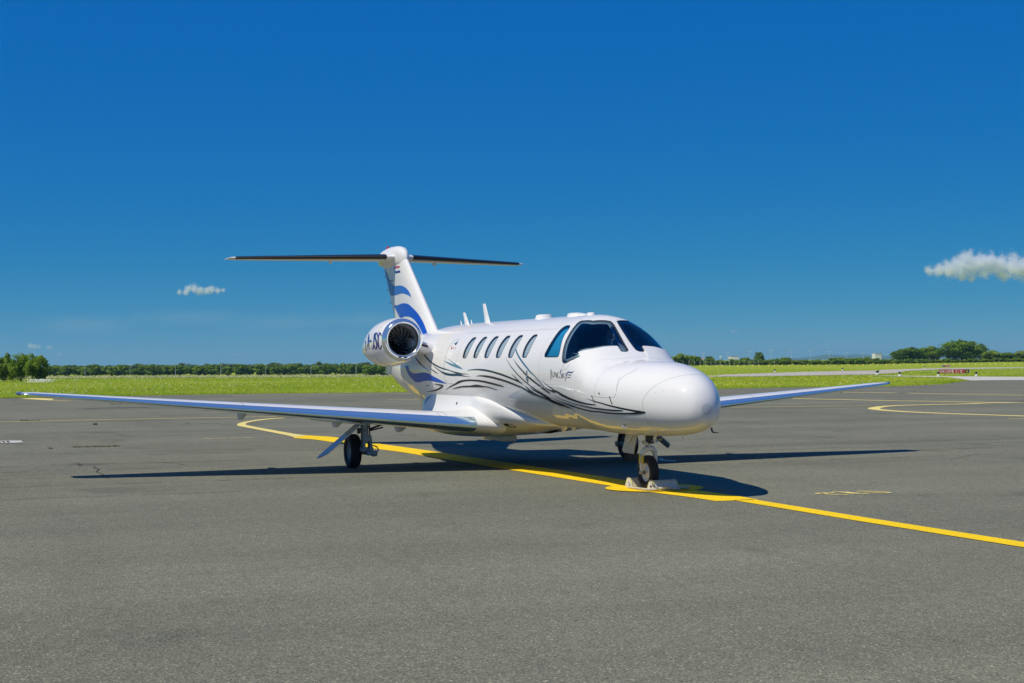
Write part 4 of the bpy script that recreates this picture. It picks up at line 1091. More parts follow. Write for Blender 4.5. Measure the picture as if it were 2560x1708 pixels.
# ---- landing gear
def wheel(parent, c, R, w, rim_r, side, hubmat='gear_white', bolts=8):
    """side: +1 when the dished face looks to +y"""
    c = Vector(c); h = w/2
    prof = [(-h*.62, rim_r), (-h*.86, rim_r*1.10), (-h, R*.80), (-h*.93, R*.91), (-h*.72, R*.972), (-h*.45, R*.995), (-h*.2, R), (h*.2, R), (h*.45, R*.995), (h*.72, R*.972), (h*.93, R*.91), (h, R*.80), (h*.86, rim_r*1.10), (h*.62, rim_r)]
    for g in (-.28, 0, .28): pass
    mb = MB(); mb.lathe(prof, c, (0, 1, 0), 48); ty = mb.build('tyre', MT['rubber'], parent, True, 60)
    mb = MB()
    for sd in (1, -1):
        mb.lathe([(sd*h*.60, rim_r*1.02), (sd*h*.68, rim_r*1.0), (sd*h*.64, rim_r*.93), (sd*h*.40, rim_r*.86), (sd*h*.34, rim_r*.62), (sd*h*.44, rim_r*.46), (sd*h*.52, rim_r*.30), (sd*h*.52, .001)], c, (0, 1, 0), 36)
    rim = mb.build('wheel_rim', MT[hubmat], parent, True, 40)
    return ty, rim
ng = empty('nose_gear', (1.556, 0, 0)); ng.parent = jet; ng.matrix_parent_inverse = Matrix.Translation(-Vector(jet.location))
NX = 1.556
def at_ng(mb, name, mat, **k):
    return mb.build(name, MT[mat], ng, **k)
wheel(ng, (NX, 0, .222), .222, .115, .118, 1)
mb = MB()
for s in (1, -1):
    mb.tube([(NX-.02, s*.0, .535), (NX-.02, s*.045, .530), (NX-.015, s*.085, .49), (NX-.01, s*.100, .42), (NX-.005, s*.102, .30), (NX, s*.098, .225)], [.040, .038, .034, .030, .025, .020], 10)
mb.box((NX-.02, 0, .53), (.09, .09, .06), bev=.02)
at_ng(mb, 'fork', 'gear_white')
mb = MB(); mb.box((NX-.012-.028, .105, .40), (.004, .030, .12), bev=.001); mb.box((NX-.012, .134, .40), (.030, .004, .12), bev=.001); at_ng(mb, 'placard', 'yellowtag')
mb = MB()
for s in (1, -1): mb.tube([(NX, s*.05, .222), (NX, s*.125, .222)], [.03, .022], 14)
at_ng(mb, 'axle', 'steel')
mb = MB(); mb.tube([(NX-.025, 0, .53), (NX-.03, 0, .64)], .026, 16); at_ng(mb, 'piston', 'steel')
mb = MB(); mb.tube([(NX-.03, 0, .60), (NX-.045, 0, .86)], .052, 18); mb.tube([(NX-.03, 0, .60), (NX-.031, 0, .63)], .066, 18)
at_ng(mb, 'strut', 'gear_dark')
mb = MB(); mb.tube([(NX-.03, -.12, .625), (NX-.03, .10, .615)], .018, 8); mb.box((NX-.06, -.05, .625), (.06, .10, .03), bev=.01); mb.box((NX-.05, .045, .60), (.05, .05, .05), bev=.012)
mb.tube([(NX-.06, -.10, .63), (NX-.075, -.16, .65)], .016, 8)
at_ng(mb, 'steering_collar', 'steel')
mb = MB(); mb.tube([(NX+.05, .0, .55), (NX+.12, 0, .60), (NX+.05, 0, .68)], .016, 8); at_ng(mb, 'torque_link', 'steel')
mb = MB(); mb.tube([(NX-.02, .055, .56), (NX-.05, .075, .62), (NX-.045, .07, .72), (NX-.03, .06, .80)], .010, 8); at_ng(mb, 'hose', 'gear_white')
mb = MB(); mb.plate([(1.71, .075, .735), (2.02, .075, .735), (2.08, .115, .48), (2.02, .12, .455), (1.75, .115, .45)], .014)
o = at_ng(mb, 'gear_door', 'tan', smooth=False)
mb = MB(); mb.tube([(1.84, .09, .70), (1.89, .13, .60)], .014, 8); at_ng(mb, 'door_link', 'gear_white')

def main_gear(s):
    g = empty('main_gear', (7.04, s*2.40, 0)); g.parent = jet; g.matrix_parent_inverse = Matrix.Translation(-Vector(jet.location))
    def put(mb, name, mat, **k): return (mb if s > 0 else mb.mirror()).build(name, MT[mat], g, **k)
    wheel(g, (7.05, s*2.42, .268), .268, .175, .13, s, 'strut')
    mb = MB(); mb.tube([(6.66, 2.345, .92), (6.665, 2.34, .70), (6.67, 2.335, .64)], [.064, .064, .064], 20); mb.tube([(6.67, 2.335, .645), (6.675, 2.33, .635)], .070, 20)
    mb.tube([(6.675, 2.33, .635), (6.68, 2.325, .50), (6.685, 2.32, .42)], [.057, .056, .054], 20)
    put(mb, 'strut', 'strut')
    mb = MB()      # forked foot of the trailing link
    for dy in (-.055, .055):
        mb.plate([(6.60, 2.30+dy, .36), (6.62, 2.30+dy, .46), (6.66, 2.30+dy, .52), (6.74, 2.30+dy, .50), (6.76, 2.30+dy, .30), (6.70, 2.30+dy, .26), (6.61, 2.30+dy, .28)], .034)
    mb.box((6.68, 2.30, .485), (.13, .13, .10), bev=.02)
    mb.tube([(6.68, 2.20, .31), (6.68, 2.40, .31)], .036, 14)
    put(mb, 'link_fork', 'strut')
    mb = MB(); mb.tube([(6.67, 2.285, .30), (6.80, 2.285, .255), (7.05, 2.29, .262)], [.042, .040, .045], 14); mb.tube([(7.05, 2.20, .265), (7.05, 2.45, .268)], [.05, .035], 14)
    put(mb, 'trailing_arm', 'strut')
    mb = MB(); mb.tube([(6.63, 2.23, .245), (6.63, 2.16, .245)], [.048, .046], 16); mb.tube([(6.63, 2.16, .245), (6.63, 2.145, .245)], [.05, .03], 16)
    mb.tube([(6.63, 2.31, .25), (6.63, 2.23, .245)], .034, 14); put(mb, 'link_pin', 'strut')
    mb = MB(); mb.tube([(6.62, 2.15, .26), (6.61, 2.125, .30), (6.64, 2.15, .35), (6.66, 2.21, .37)], .010, 8)
    mb.tube([(6.66, 2.395, .66), (6.67, 2.39, .46), (6.70, 2.385, .40)], .007, 6); mb.tube([(6.66, 2.26, .70), (6.66, 2.255, .50), (6.67, 2.24, .38)], .012, 6)
    mb.tube([(6.60, 2.44, .58), (6.62, 2.50, .51), (6.70, 2.56, .485)], .004, 6); mb.box((6.70, 2.42, .60), (.06, .05, .09), bev=.015)
    put(mb, 'brake_hose', 'gear_dark')
    mb = MB(); mb.tube([(6.70, 2.25, .62), (6.78, 1.98, .70)], .016, 8); mb.tube([(6.68, 2.25, .60), (6.80, 2.0, .64)], .012, 8); put(mb, 'side_brace', 'gear_dark')
    mb = MB(); mb.plate([(6.54, 2.43, .70), (6.84, 2.43, .70), (6.84, 3.0, .235), (6.80, 3.06, .185), (6.62, 3.0, .235), (6.54, 2.95, .275)], .016); put(mb, 'gear_door', 'door', smooth=False)
    mb = MB(); mb.plate([(6.42, 2.38, .705), (6.42, 3.25, .80), (6.95, 3.2, .79), (6.95, 2.38, .70)], .014); put(mb, 'upper_gear_door', 'door', smooth=False)
    mb = MB(); mb.plate([(6.40, 2.12, .70), (6.95, 2.12, .70), (6.95, 2.07, .34), (6.45, 2.07, .34)], .012) if False else mb.box((6.66, 2.345, .735), (.20, .17, .02), bev=.005)
    put(mb, 'strut_collar', 'strut')
    return g
gs_ = main_gear(1); gp_ = main_gear(-1)

# ------------------------------------------------------------------ the ground
f2 = Vector((fwd.x, fwd.y)).normalized(); r2v = Vector((rgt0.x, rgt0.y)).normalized(); C2 = Vector((CAM_POS[0], CAM_POS[1]))
def sstep(a, b, x):
    t = max(0.0, min(1.0, (x-a)/(b-a))); return t*t*(3-2*t)
def land(x, y):
    """height of the land: flat at the apron, falling gently away to the north-west hedge"""
    d = Vector((x, y))-C2; D = d.dot(f2); L = d.dot(r2v)
    if D < 60: return 0.0
    q = L/D
    h = -3.3*sstep(90, 560, D)*sstep(.06, -.10, q)
    h -= .0021*max(0.0, D-640)*sstep(.06, -.08, q)
    h += .8*sstep(250, 600, D)*sstep(.20, .34, q)
    return h
def place(px, D):
    """point on the land at a bearing (column of a 2560 wide frame) and a distance"""
    L = (px-1280)/FPX*D
    p = C2+f2*D+r2v*L
    return Vector((p.x, p.y, land(p.x, p.y)))

def asphalt_mat():
    m, nt, out = new_mat('weathered_asphalt')
    b = N(nt, 'ShaderNodeBsdfPrincipled'); b.inputs['Roughness'].default_value = 0.9; b.inputs['Specular IOR Level'].default_value = 0.12
    big = noise_node(nt, .16, 5, .6)
    lane = noise_node(nt, .5, 4, .6, stretch=(1.0, .10, 1))
    fine = noise_node(nt, 55, 3, .7)
    spk = noise_node(nt, 150, 2, .6)
    r1 = ramp(nt, big.outputs['Fac'], [(0.3, rgb(.146, .147, .113)), (0.7, rgb(.181, .181, .140))])
    r2 = ramp(nt, lane.outputs['Fac'], [(0.34, rgb(.86, .86, .87)), (0.62, rgb(1.04, 1.04, 1.03))])
    r3 = ramp(nt, fine.outputs['Fac'], [(0.28, rgb(.60, .60, .60)), (0.5, rgb(1.0, 1.0, 1.0)), (0.72, rgb(1.5, 1.49, 1.44))])
    r4 = ramp(nt, spk.outputs['Fac'], [(0.34, rgb(.72, .72, .72)), (0.45, rgb(1, 1, 1)), (0.62, rgb(1, 1, 1)), (0.72, rgb(2.0, 1.98, 1.9))])
    vo = N(nt, 'ShaderNodeTexVoronoi'); vo.inputs['Scale'].default_value = 92; tcv = N(nt, 'ShaderNodeTexCoord'); nt.links.new(tcv.outputs['Object'], vo.inputs['Vector'])
    sepv = N(nt, 'ShaderNodeSeparateColor'); nt.links.new(vo.outputs['Color'], sepv.inputs['Color'])
    r6 = ramp(nt, sepv.outputs['Red'], [(0, rgb(.64, .64, .64)), (.5, rgb(1.0, 1.0, .99)), (.94, rgb(1.26, 1.26, 1.22)), (.985, rgb(1.7, 1.68, 1.55)), (1.0, rgb(2.6, 2.5, 2.3))])
    med = noise_node(nt, 9, 4, .65)
    r5 = ramp(nt, med.outputs['Fac'], [(0.3, rgb(.88, .88, .88)), (0.7, rgb(1.12, 1.12, 1.11))])
    last = r1.outputs['Color']
    stn = noise_node(nt, .55, 3, .5); r7 = ramp(nt, stn.outputs['Fac'], [(0.30, rgb(.80, .80, .81)), (0.38, rgb(1, 1, 1))])
    str_ = noise_node(nt, .35, 5, .7, stretch=(.12, 1.6, 1)); r8 = ramp(nt, str_.outputs['Fac'], [(0.30, rgb(.88, .88, .89)), (0.45, rgb(1, 1, 1)), (.7, rgb(1.05, 1.05, 1.04))])
    for r in (r2, r3, r4, r5, r6, r7, r8):
        mx = N(nt, 'ShaderNodeMix'); mx.data_type = 'RGBA'; mx.blend_type = 'MULTIPLY'; mx.inputs['Factor'].default_value = 1.0
        nt.links.new(last, mx.inputs['A']); nt.links.new(r.outputs['Color'], mx.inputs['B']); last = mx.outputs['Result']
    nt.links.new(last, b.inputs['Base Color'])
    bp = N(nt, 'ShaderNodeBump'); bp.inputs['Strength'].default_value = .5; bp.inputs['Distance'].default_value = .006
    nt.links.new(fine.outputs['Fac'], bp.inputs['Height']); nt.links.new(bp.outputs['Normal'], b.inputs['Normal'])
    nt.links.new(b.outputs['BSDF'], out.inputs['Surface'])
    return m

def line_mat(name, col, wear=.25, wc=(.15, .145, .13)):
    m, nt, out = new_mat(name)
    b = N(nt, 'ShaderNodeBsdfPrincipled'); b.inputs['Roughness'].default_value = .8; b.inputs['Specular IOR Level'].default_value = .12
    n1 = noise_node(nt, 30, 5, .75); n2 = noise_node(nt, 1.5, 3)
    r2 = ramp(nt, n2.outputs['Fac'], [(.3, rgb(*[c*.9 for c in col])), (.7, rgb(*col))])
    r1 = ramp(nt, n1.outputs['Fac'], [(wear, rgb(1, 1, 1)), (wear+.07, rgb(0, 0, 0))])
    mx = N(nt, 'ShaderNodeMix'); mx.data_type = 'RGBA'
    nt.links.new(r1.outputs['Color'], mx.inputs['Factor']); nt.links.new(r2.outputs['Color'], mx.inputs['A']); mx.inputs['B'].default_value = rgb(*wc)
    nt.links.new(mx.outputs['Result'], b.inputs['Base Color']); nt.links.new(b.outputs['BSDF'], out.inputs['Surface'])
    return m

def grass_ground_mat():
    m, nt, out = new_mat('meadow_ground')
    b = N(nt, 'ShaderNodeBsdfPrincipled'); b.inputs['Roughness'].default_value = .95; b.inputs['Specular IOR Level'].default_value = .1
    n1 = noise_node(nt, .045, 6, .62); n2 = noise_node(nt, .9, 4, .7)
    r1 = ramp(nt, n1.outputs['Fac'], [(.28, rgb(.21, .30, .012)), (.5, rgb(.28, .35, .022)), (.72, rgb(.36, .38, .05))])
    r2 = ramp(nt, n2.outputs['Fac'], [(.3, rgb(.55, .58, .5)), (.7, rgb(1.3, 1.28, 1.2))])
    mx = N(nt, 'ShaderNodeMix'); mx.data_type = 'RGBA'; mx.blend_type = 'MULTIPLY'; mx.inputs['Factor'].default_value = 1
    nt.links.new(r1.outputs['Color'], mx.inputs['A']); nt.links.new(r2.outputs['Color'], mx.inputs['B'])
    nt.links.new(mx.outputs['Result'], b.inputs['Base Color']); nt.links.new(b.outputs['BSDF'], out.inputs['Surface'])
    return m

def leafy(name, stops, scale, transl=.25, attr=None):
    """foliage: colour changes from clump to clump, light passes through the leaves"""
    m, nt, out = new_mat(name)
    n = noise_node(nt, scale, 4, .7)
    src = n.outputs['Fac']
    if attr:
        at = N(nt, 'ShaderNodeAttribute'); at.attribute_name = attr
        ad = N(nt, 'ShaderNodeMath'); ad.operation = 'MULTIPLY_ADD'; ad.inputs[1].default_value = .55
        nt.links.new(at.outputs['Fac'], ad.inputs[0])
        sc_ = N(nt, 'ShaderNodeMath'); sc_.operation = 'MULTIPLY'; sc_.inputs[1].default_value = .45
        nt.links.new(src, sc_.inputs[0]); nt.links.new(sc_.outputs[0], ad.inputs[2]); src = ad.outputs[0]
    r = ramp(nt, src, [(p, rgb(*c)) for p, c in stops])
    d = N(nt, 'ShaderNodeBsdfPrincipled'); d.inputs['Roughness'].default_value = .6; d.inputs['Specular IOR Level'].default_value = .25
    t = N(nt, 'ShaderNodeBsdfTranslucent')
    nt.links.new(r.outputs['Color'], d.inputs['Base Color']); nt.links.new(r.outputs['Color'], t.inputs['Color'])
    mx = N(nt, 'ShaderNodeMixShader'); mx.inputs['Fac'].default_value = transl
    nt.links.new(d.outputs['BSDF'], mx.inputs[1]); nt.links.new(t.outputs['BSDF'], mx.inputs[2]); nt.links.new(mx.outputs['Shader'], out.inputs['Surface'])
    return m

MG = dict(
    asphalt=asphalt_mat(), ground=grass_ground_mat(),
    yellow=line_mat('yellow_apron_paint', (.90, .60, .006), .35), pale=line_mat('faded_yellow_paint', (.78, .64, .22), .36),
    faint=line_mat('ghost_marking', (.24, .23, .15), .5, (.17, .17, .13)),
    whitep=line_mat('old_white_paint', (.45, .43, .33), .44),
    crack=simple('asphalt_crack', (.022, .022, .022), .9), tar=simple('tar_streak', (.045, .045, .047), .6),
    concrete=simple('taxiway_concrete', (.42, .38, .33), .9, var=.12, scale=.2), concrete2=simple('pale_concrete', (.50, .48, .44), .9, var=.1, scale=.3),
    grass=leafy('grass_blades', [(.12, (.075, .16, .004)), (.40, (.22, .34, .010)), (.62, (.37, .46, .030)), (.80, (.50, .52, .10)), (.95, (.66, .62, .28))], .08, .35, 'tint'),
    dry=leafy('dry_grass', [(.2, (.34, .36, .10)), (.8, (.66, .62, .38))], .1, .3, 'tint'),
    weed=leafy('crack_weeds', [(.2, (.05, .07, .012)), (.8, (.13, .13, .035))], 4, .2),
)
# polar sheet of land round the camera, out beyond the hills
V = []; F = []
radii = [0.0, 20, 40, 58, 62, 70, 80, 95, 110, 130, 150, 175, 200, 230, 260, 300, 340, 390, 450, 520, 600, 700, 850, 1050, 1400, 2000, 3200, 6000, 12000, 26000]
nA = 144
for R in radii:
    for k in range(nA):
        a = 2*math.pi*k/nA; x, y = C2.x+R*math.cos(a), C2.y+R*math.sin(a)
        V.append((x, y, land(x, y)-.035))
for i in range(len(radii)-1):
    for k in range(nA): F.append((i*nA+k, (i+1)*nA+k, (i+1)*nA+(k+1) % nA, i*nA+(k+1) % nA))
tag(mesh_obj('grass_field', V, F, MG['ground'], None, True), 'wide green meadow beyond the apron, reaching to the horizon', None, kind='structure')

def flat(name, poly, z, mat, parent=None):
    mb = MB()
    from mathutils.geometry import tessellate_polygon
    P = [Vector((p[0], p[1], z)) for p in poly]
    tris = tessellate_polygon([P])
    # face up
    F = []
    for t in tris:
        a, b, c = [P[i] for i in t]
        F.append(tuple(t) if (b-a).cross(c-a).z > 0 else tuple(reversed(t)))
    return mesh_obj(name, P, F, mat, parent, False)
edge = [(60.4, 60), (60.3, 12), (60.4, 4.85), (61.0, 3.9), (60.2, 1.6), (62.0, -1.6), (62.6, -5), (63.2, -8.3), (62.0, -14.7), (62.2, -20), (61.2, -28), (60.6, -34.7), (62.0, -41.4), (61.2, -47.3), (65.3, -54.1), (76.6, -65.3), (79.2, -68.5), (78.2, -72.1), (60, -122), (20, -150)]
apron = tag(flat('apron', [(-70, 60)]+[(-70, -150)]+list(reversed(edge)), 0.0, MG['asphalt']), 'weathered grey asphalt apron with faint paving joints', None, kind='structure')
twy = flat('taxiway', [(118, -62), (126.7, -72.6), (134.3, -77), (147.2, -91.1), (163, -108.4), (173.2, -126.8), (181.6, -132.9), (204, -158), (213, -176), (219, -193.4), (232, -240), (214, -240), (196.3, -173.9), (187.9, -155.7), (179.2, -141.6), (162.6, -123.8), (136, -102.5), (130, -95.5), (124, -91.5), (122, -84), (117, -72)], -.012, MG['concrete'])
tag(twy, 'pale concrete taxiway curving through the grass', None, kind='structure')
twy2 = flat('taxiway_connector', [(79.0, -67.6), (97, -79.6), (112.5, -81.8), (111.5, -84.6), (103.5, -84.6), (97.5, -85.2), (93.5, -86.6), (86, -96), (72, -120), (62, -118), (76, -76)], -.008, MG['concrete2'])
tag(twy2, 'pale concrete strip joining the apron to the taxiway', None, kind='structure')

def mark(pts_l, pts_r, name, mat, z=.005):
    n = len(pts_l); V = [(p[0], p[1], z) for p in pts_l]+[(p[0], p[1], z) for p in pts_r]
    F = []
    for i in range(n-1):
        q = (i, i+1, n+i+1, n+i)
        a, b, c = [Vector(V[k]) for k in q[:3]]
        F.append(q if (b-a).cross(c-a).z > 0 else tuple(reversed(q)))
    return mesh_obj(name, V, F, mat, apron, False)
def stripe(pts, w, name, mat, z=.005, jit=0.0):
    L = []; R = []
    for i, p in enumerate(pts):
        a, b = Vector(pts[max(i-1, 0)]), Vector(pts[min(i+1, len(pts)-1)])
        d = (b-a).normalized(); nn = Vector((-d.y, d.x)); ww = (w[i] if hasattr(w, '__len__') else w)/2
        j = (rnd.random()-.5)*jit
        L.append(Vector(p)+nn*(ww+j)); R.append(Vector(p)-nn*(ww-j))
    return mark(L, R, name, mat, z)
def cr(pts, n):
    return [tuple(v) for v in resample(pts, n)]
# thick lead-in line, its hooked turn and the nose-wheel stop
tt = [(17.9, .58), (17.3, .42), (16.4, .15), (14.5, .10), (12.75, 0), (10.91, -.10), (8.5, -.15), (6.62, -.24), (4.5, -.31), (2.8, -.36), (1.16, -.46), (.3, -.52), (-.34, -.50)]
tb = [(16.5, 1.10), (15.9, .86), (15.2, .78), (13.57, .70), (12.02, .64), (10.6, .50), (8.5, .43), (6.02, .37), (4.2, .31), (2.6, .25), (1.16, .19), (.3, .08), (-.30, .05)]
mark(cr(tt, 60), cr(tb, 60), 'lead_in_line', MG['yellow'], .006)
stripe([(-.28, -.33), (-2.7, -.325), (-5.2, -.375), (-9, -.45), (-16, -.6), (-30, -.9)], .27, 'lead_in_line', MG['yellow'], .006)
mark(cr([(28.31, -1.49), (28.05, -1.05), (27.35, -.51), (26.35, 0), (25.45, .4), (24.34, .73), (23.23, .91), (21.63, .92), (19.58, .92), (17.72, .94), (16.8, 1.0)], 50),
     cr([(27.99, -1.42), (27.51, -.93), (26.62, -.36), (25.53, .14), (24.75, .40), (24.1, .55), (23.3, .62), (21.96, .64), (20.17, .63), (18.38, .61), (17.4, .55)], 50), 'turn_line', MG['pale'], .009)
n = 40
V = [(1.64+.58*math.cos(2*math.pi*k/n), -.13+.66*math.sin(2*math.pi*k/n), .010) for k in range(n)]
mesh_obj('stop_mark', V, [tuple(range(n))], MG['yellow'], apron, False)
# stand number, painted to be read from the far side
def num(pts, w=.07): stripe(pts, w, 'stand_number', MG['pale'], .007)
num(cr([(-.02, -1.70), (.07, -1.66), (.10, -1.62), (.05, -1.58), (-.02, -1.60)], 8), .055); num(cr([(.06, -1.66), (.10, -1.73), (.06, -1.80), (.02, -1.80)], 8), .05); num([(-.03, -1.64), (-.16, -1.70), (-.20, -1.76)], .055); num(cr([(-.20, -1.74), (-.24, -1.79), (-.22, -1.85)], 5), .05)
num(cr([(.10, -1.83), (.13, -1.90), (.13, -1.98), (.08, -2.02)], 8), .05); num([(.10, -2.0), (-.02, -2.0), (-.14, -2.03)], .13); num(cr([(-.14, -2.02), (-.20, -2.08), (-.20, -2.14), (-.18, -2.18)], 6), .05)
num(cr([(.08, -2.20), (.10, -2.28), (.05, -2.37), (-.10, -2.46), (-.22, -2.47), (-.25, -2.42), (-.20, -2.35), (-.08, -2.30), (.0, -2.24)], 20), .05)
# thin lines of the other stands
stripe([(29.2, 14), (29.35, 6.5), (29.65, 3.4), (29.6, -.9), (29.6, -6)], .16, 'stand_line', MG['pale'])
stripe([(29.4, -9), (30.5, -18), (29.3, -23.2)], .15, 'stand_line', MG['pale']); stripe([(39.8, -26.4), (34.4, -27.9), (29.5, -30.2), (20, -35)], .40, 'stand_line', MG['pale'])
stripe(cr([(20, -33), (29.4, -30.1), (29.5, -27.3), (29.1, -24), (27.1, -21.7), (25.3, -20.8), (22.9, -20.5), (19.1, -21.2), (12, -23)], 50), .40, 'stand_line', MG['pale'])
stripe([(49.2, -35.3), (39, -38.3), (30, -41)], .36, 'stand_line', MG['pale']); stripe([(54, -40.5), (46, -44), (40, -48)], .25, 'stand_line', MG['whitep'])
stripe([(59, -52), (52, -56), (46, -62)], .25, 'stand_line', MG['whitep']); stripe([(48, -33), (45, -37), (42, -39.5)], .35, 'stand_line', MG['whitep'])
stripe([(59.4, 3.6), (57.3, 3.15), (55, 3.05), (53, 2.25)], [.9, 1.1, .25, .12], 'stand_line', MG['pale'])
stripe(cr([(3.9, -6.6), (4.6, -7.2), (5, -7.75), (5.6, -8.6)], 14), .02, 'stand_line', MG['faint'])
for y0 in (2.82, 2.53, 2.25, 1.95): stripe([(17.32, y0+.09), (17.12, y0-.09)], .055, 'stand_line', MG['pale'])
stripe([(58.5, -6), (58.2, -13), (58.3, -18)], .22, 'stand_line', MG['pale']); stripe([(47, -10.5), (46.4, -12.6), (46.8, -15.6)], .28, 'stand_line', MG['pale'])
stripe([(18.0, -19.7), (17.6, -19.95), (15, -21.3)], .12, 'stand_line', MG['pale'])
# paving joints and cracks across the lanes
CV = MB()
def crack(pts, w, gap=.0):
    P = [Vector((p[0], p[1], .004)) for p in pts]
    for a, b in zip(P[:-1], P[1:]):
        if rnd.random() < gap: continue
        d = (b-a).normalized(); nn = Vector((-d.y, d.x, 0))*w*(.35+.65*rnd.random())
        CV.add([a+nn, a-nn, b-nn, b+nn], [(0, 1, 2, 3)])
for x in (3.4, 5.4, 6.95, 8.3, 9.6, 12.0, 14.4, 16.6, 18.9, 21.5, 25.2, 28.4, 31.8, 36, 41, 46, 52):
    y = 14.0; g = (.25 if x > 5 else .6) + (.12*rnd.random())
    while y > -40:
        run = 1.5+6*rnd.random(); k = max(3, int(run/.35)); P = []
        off = (rnd.random()-.5)*.25
        for i in range(k): P.append((x+off+(rnd.random()-.5)*.05+.03*math.sin(y*.8+i*.3), y-run*i/(k-1)))
        if rnd.random() > g: crack(P, .007+.0009*max(0, x)+.005*rnd.random(), .10)
        y -= run*(.9+.5*rnd.random())
crack([(9.95, 6.63), (10.1, 6.4), (10.24, 6.28), (9.9, 6.33), (9.62, 6.30), (9.4, 6.36), (9.27, 6.27)], .012); crack([(9.29, 6.12), (8.9, 6.19), (8.45, 6.15), (7.9, 6.26), (7.37, 6.22), (6.89, 6.28), (6.44, 6.25)], .016)
crack([(24.6, 1.2), (24.2, .9), (24.5, .4), (23.9, .1)], .02); crack([(22.9, 1.5), (22.5, 1.0), (21.9, .8)], .02); crack([(25.8, 1.35), (25.2, 1.55)], .02); crack([(25.9, 1.75), (25.3, 1.95)], .02)
crack([(9.7, 5.1), (9.2, 4.8), (8.9, 4.75)], .010); crack([(12.2, 2.2), (11.7, 1.7), (11.4, 1.4)], .012); crack([(9.0, -.9), (8.6, -1.3), (8.1, -1.4), (7.9, -2.0)], .008)
o = mesh_obj('paving_crack', CV.v, CV.f, MG['crack'], apron, False); o['kind'] = 'stuff'
stripe([(41.0, 3.0), (41.3, 1.8), (41.66, .56)], .35, 'tar_streak', MG['tar'], .004)
# a few weeds rooted in the joints
MBW = MB()
def weeds(x0, y0, x1, y1, n, h):
    for _ in range(n):
        t = rnd.random(); x, y = x0+(x1-x0)*t+(rnd.random()-.5)*.08, y0+(y1-y0)*t
        a = rnd.random()*6.28; d = Vector((math.cos(a), math.sin(a), 0))*.012; q = Vector(((rnd.random()-.5)*.06, (rnd.random()-.5)*.06, h*(.4+.6*rnd.random())))
        p = Vector((x, y, 0)); MBW.add([p+d, p-d, p+q], [(0, 1, 2)])
weeds(15.0, 5.9, 15.0, 5.0, 160, .035); weeds(29.9, 5.4, 30.0, 5.9, 60, .05); weeds(14.8, 6.4, 14.8, 6.3, 20, .03); weeds(60, 4.8, 59, 2.5, 200, .06); weeds(26, 4.2, 26, 4.3, 20, .09)
weeds(46, 1.4, 46, .5, 40, .06)
o = mesh_obj('joint_weeds', MBW.v, MBW.f, MG['weed'], None, False); tag(o, 'small weeds sprouting from the asphalt joints', None, kind='stuff')
# drain grate at the left edge
dr = empty('drain_grate', (17.55, 7.15, 0)); tag(dr, 'pale metal drain grate set in the asphalt at the far left', 'drain')
mb = MB()
for (cx, cy, sx, sy) in ((17.98, 7.2, .09, .95), (17.14, 7.2, .09, .95), (17.56, 6.735, .93, .07), (17.56, 7.66, .93, .07)): mb.box((cx, cy, .010), (sx, sy, .02), bev=.004)
mb.box((17.56, 6.86, .009), (.75, .17, .016), bev=.003)
mb.build('frame', MG['concrete2'], dr)
mb = MB(); mb.box((17.56, 7.2, .003), (.80, .88, .004)); mb.build('pit', MT['black'], dr, False)
for k in range(7):
    mb = MB(); mb.box((17.56, 7.02+.085*k, .008), (.76, .035, .014), bev=.003); mb.build('bar', MT['tan'], dr)
# scrap on the ground
mb = MB(); mb.box((6.22, -2.62, .030), (.07, .07, .06), bev=.02); mb.tube([(6.2, -2.63, .02), (6.12, -2.72, .016), (6.06, -2.80, .016)], [.02, .014, .012], 8)
tag(mb.build('gear_pin', MT['gear_white']), 'small white pin lying on the asphalt at the shadow edge behind the nose wheel', 'pin')

# ------------------------------------------------------------------ chocks and rope
MG['chock'] = line_mat('chock_paint', (.66, .65, .58), .36, (.30, .29, .25)); MG['chock_y'] = line_mat('chock_yellow_edge', (.62, .56, .10), .42, (.50, .49, .42))
MG['rope'] = simple('braided_rope', (.50, .47, .42), .9, var=.4, scale=90, bump=.4, bscale=120)
def chock(x, y, rz, label):
    r = empty('wheel_chock', (x, y, 0), rz); tag(r, label, 'chock', 'chocks at the nose wheel')
    L, w0, w1, h = .36, .095, .036, .135
    prof = [(-w0, .002), (-w0, .03), (-w1*1.3, h-.012), (-w1*.7, h), (w1*.7, h), (w1*1.3, h-.012), (w0, .03), (w0, .002)]
    def ring(k): return [Vector((p[0], k*L/2, p[1])) for p in prof]
    V, F = loft_rings([ring(-1), ring(-.97), ring(.97), ring(1)])
    F = [tuple(reversed(q)) for q in F]
    me = mesh_obj('block', V, F, MG['chock'], None, False); me.parent = r
    mb = MB()
    for k in (-1, 1):
        mb.tube([(p[0]*1.02, k*(L/2-.004), p[1]+(.002 if p[1] > .05 else 0)) for p in prof[1:7]], .007, 6)
    for (a, b) in ((prof[2], 0), (prof[5], 0)): mb.tube([(a[0]*1.03, -L/2+.01, a[1]+.002), (a[0]*1.03, L/2-.01, a[1]+.002)], .004, 6)
    o = mb.build('painted_edge', MG['chock_y']); o.parent = r
    mb = MB(); mb.tube([(0, L/2-.01, .06), (0, L/2+.004, .06)], .018, 10); o = mb.build('rope_hole', MT['black']); o.parent = r
    return r
chock(1.30, -.08, math.radians(4), 'scuffed white chock with yellow edges in front of the nose wheel')
chock(1.815, -.02, math.radians(3), 'scuffed white chock behind the nose wheel')
mb = MB(); mb.add([Vector((6.60, -2.22, .0)), Vector((6.82, -2.22, 0)), Vector((6.75, -2.22, .11)), Vector((6.67, -2.22, .11)), Vector((6.60, -2.50, .0)), Vector((6.82, -2.50, 0)), Vector((6.75, -2.50, .11)), Vector((6.67, -2.50, .11))], [(0, 1, 2, 3), (7, 6, 5, 4), (0, 4, 5, 1), (1, 5, 6, 2), (2, 6, 7, 3), (3, 7, 4, 0)])
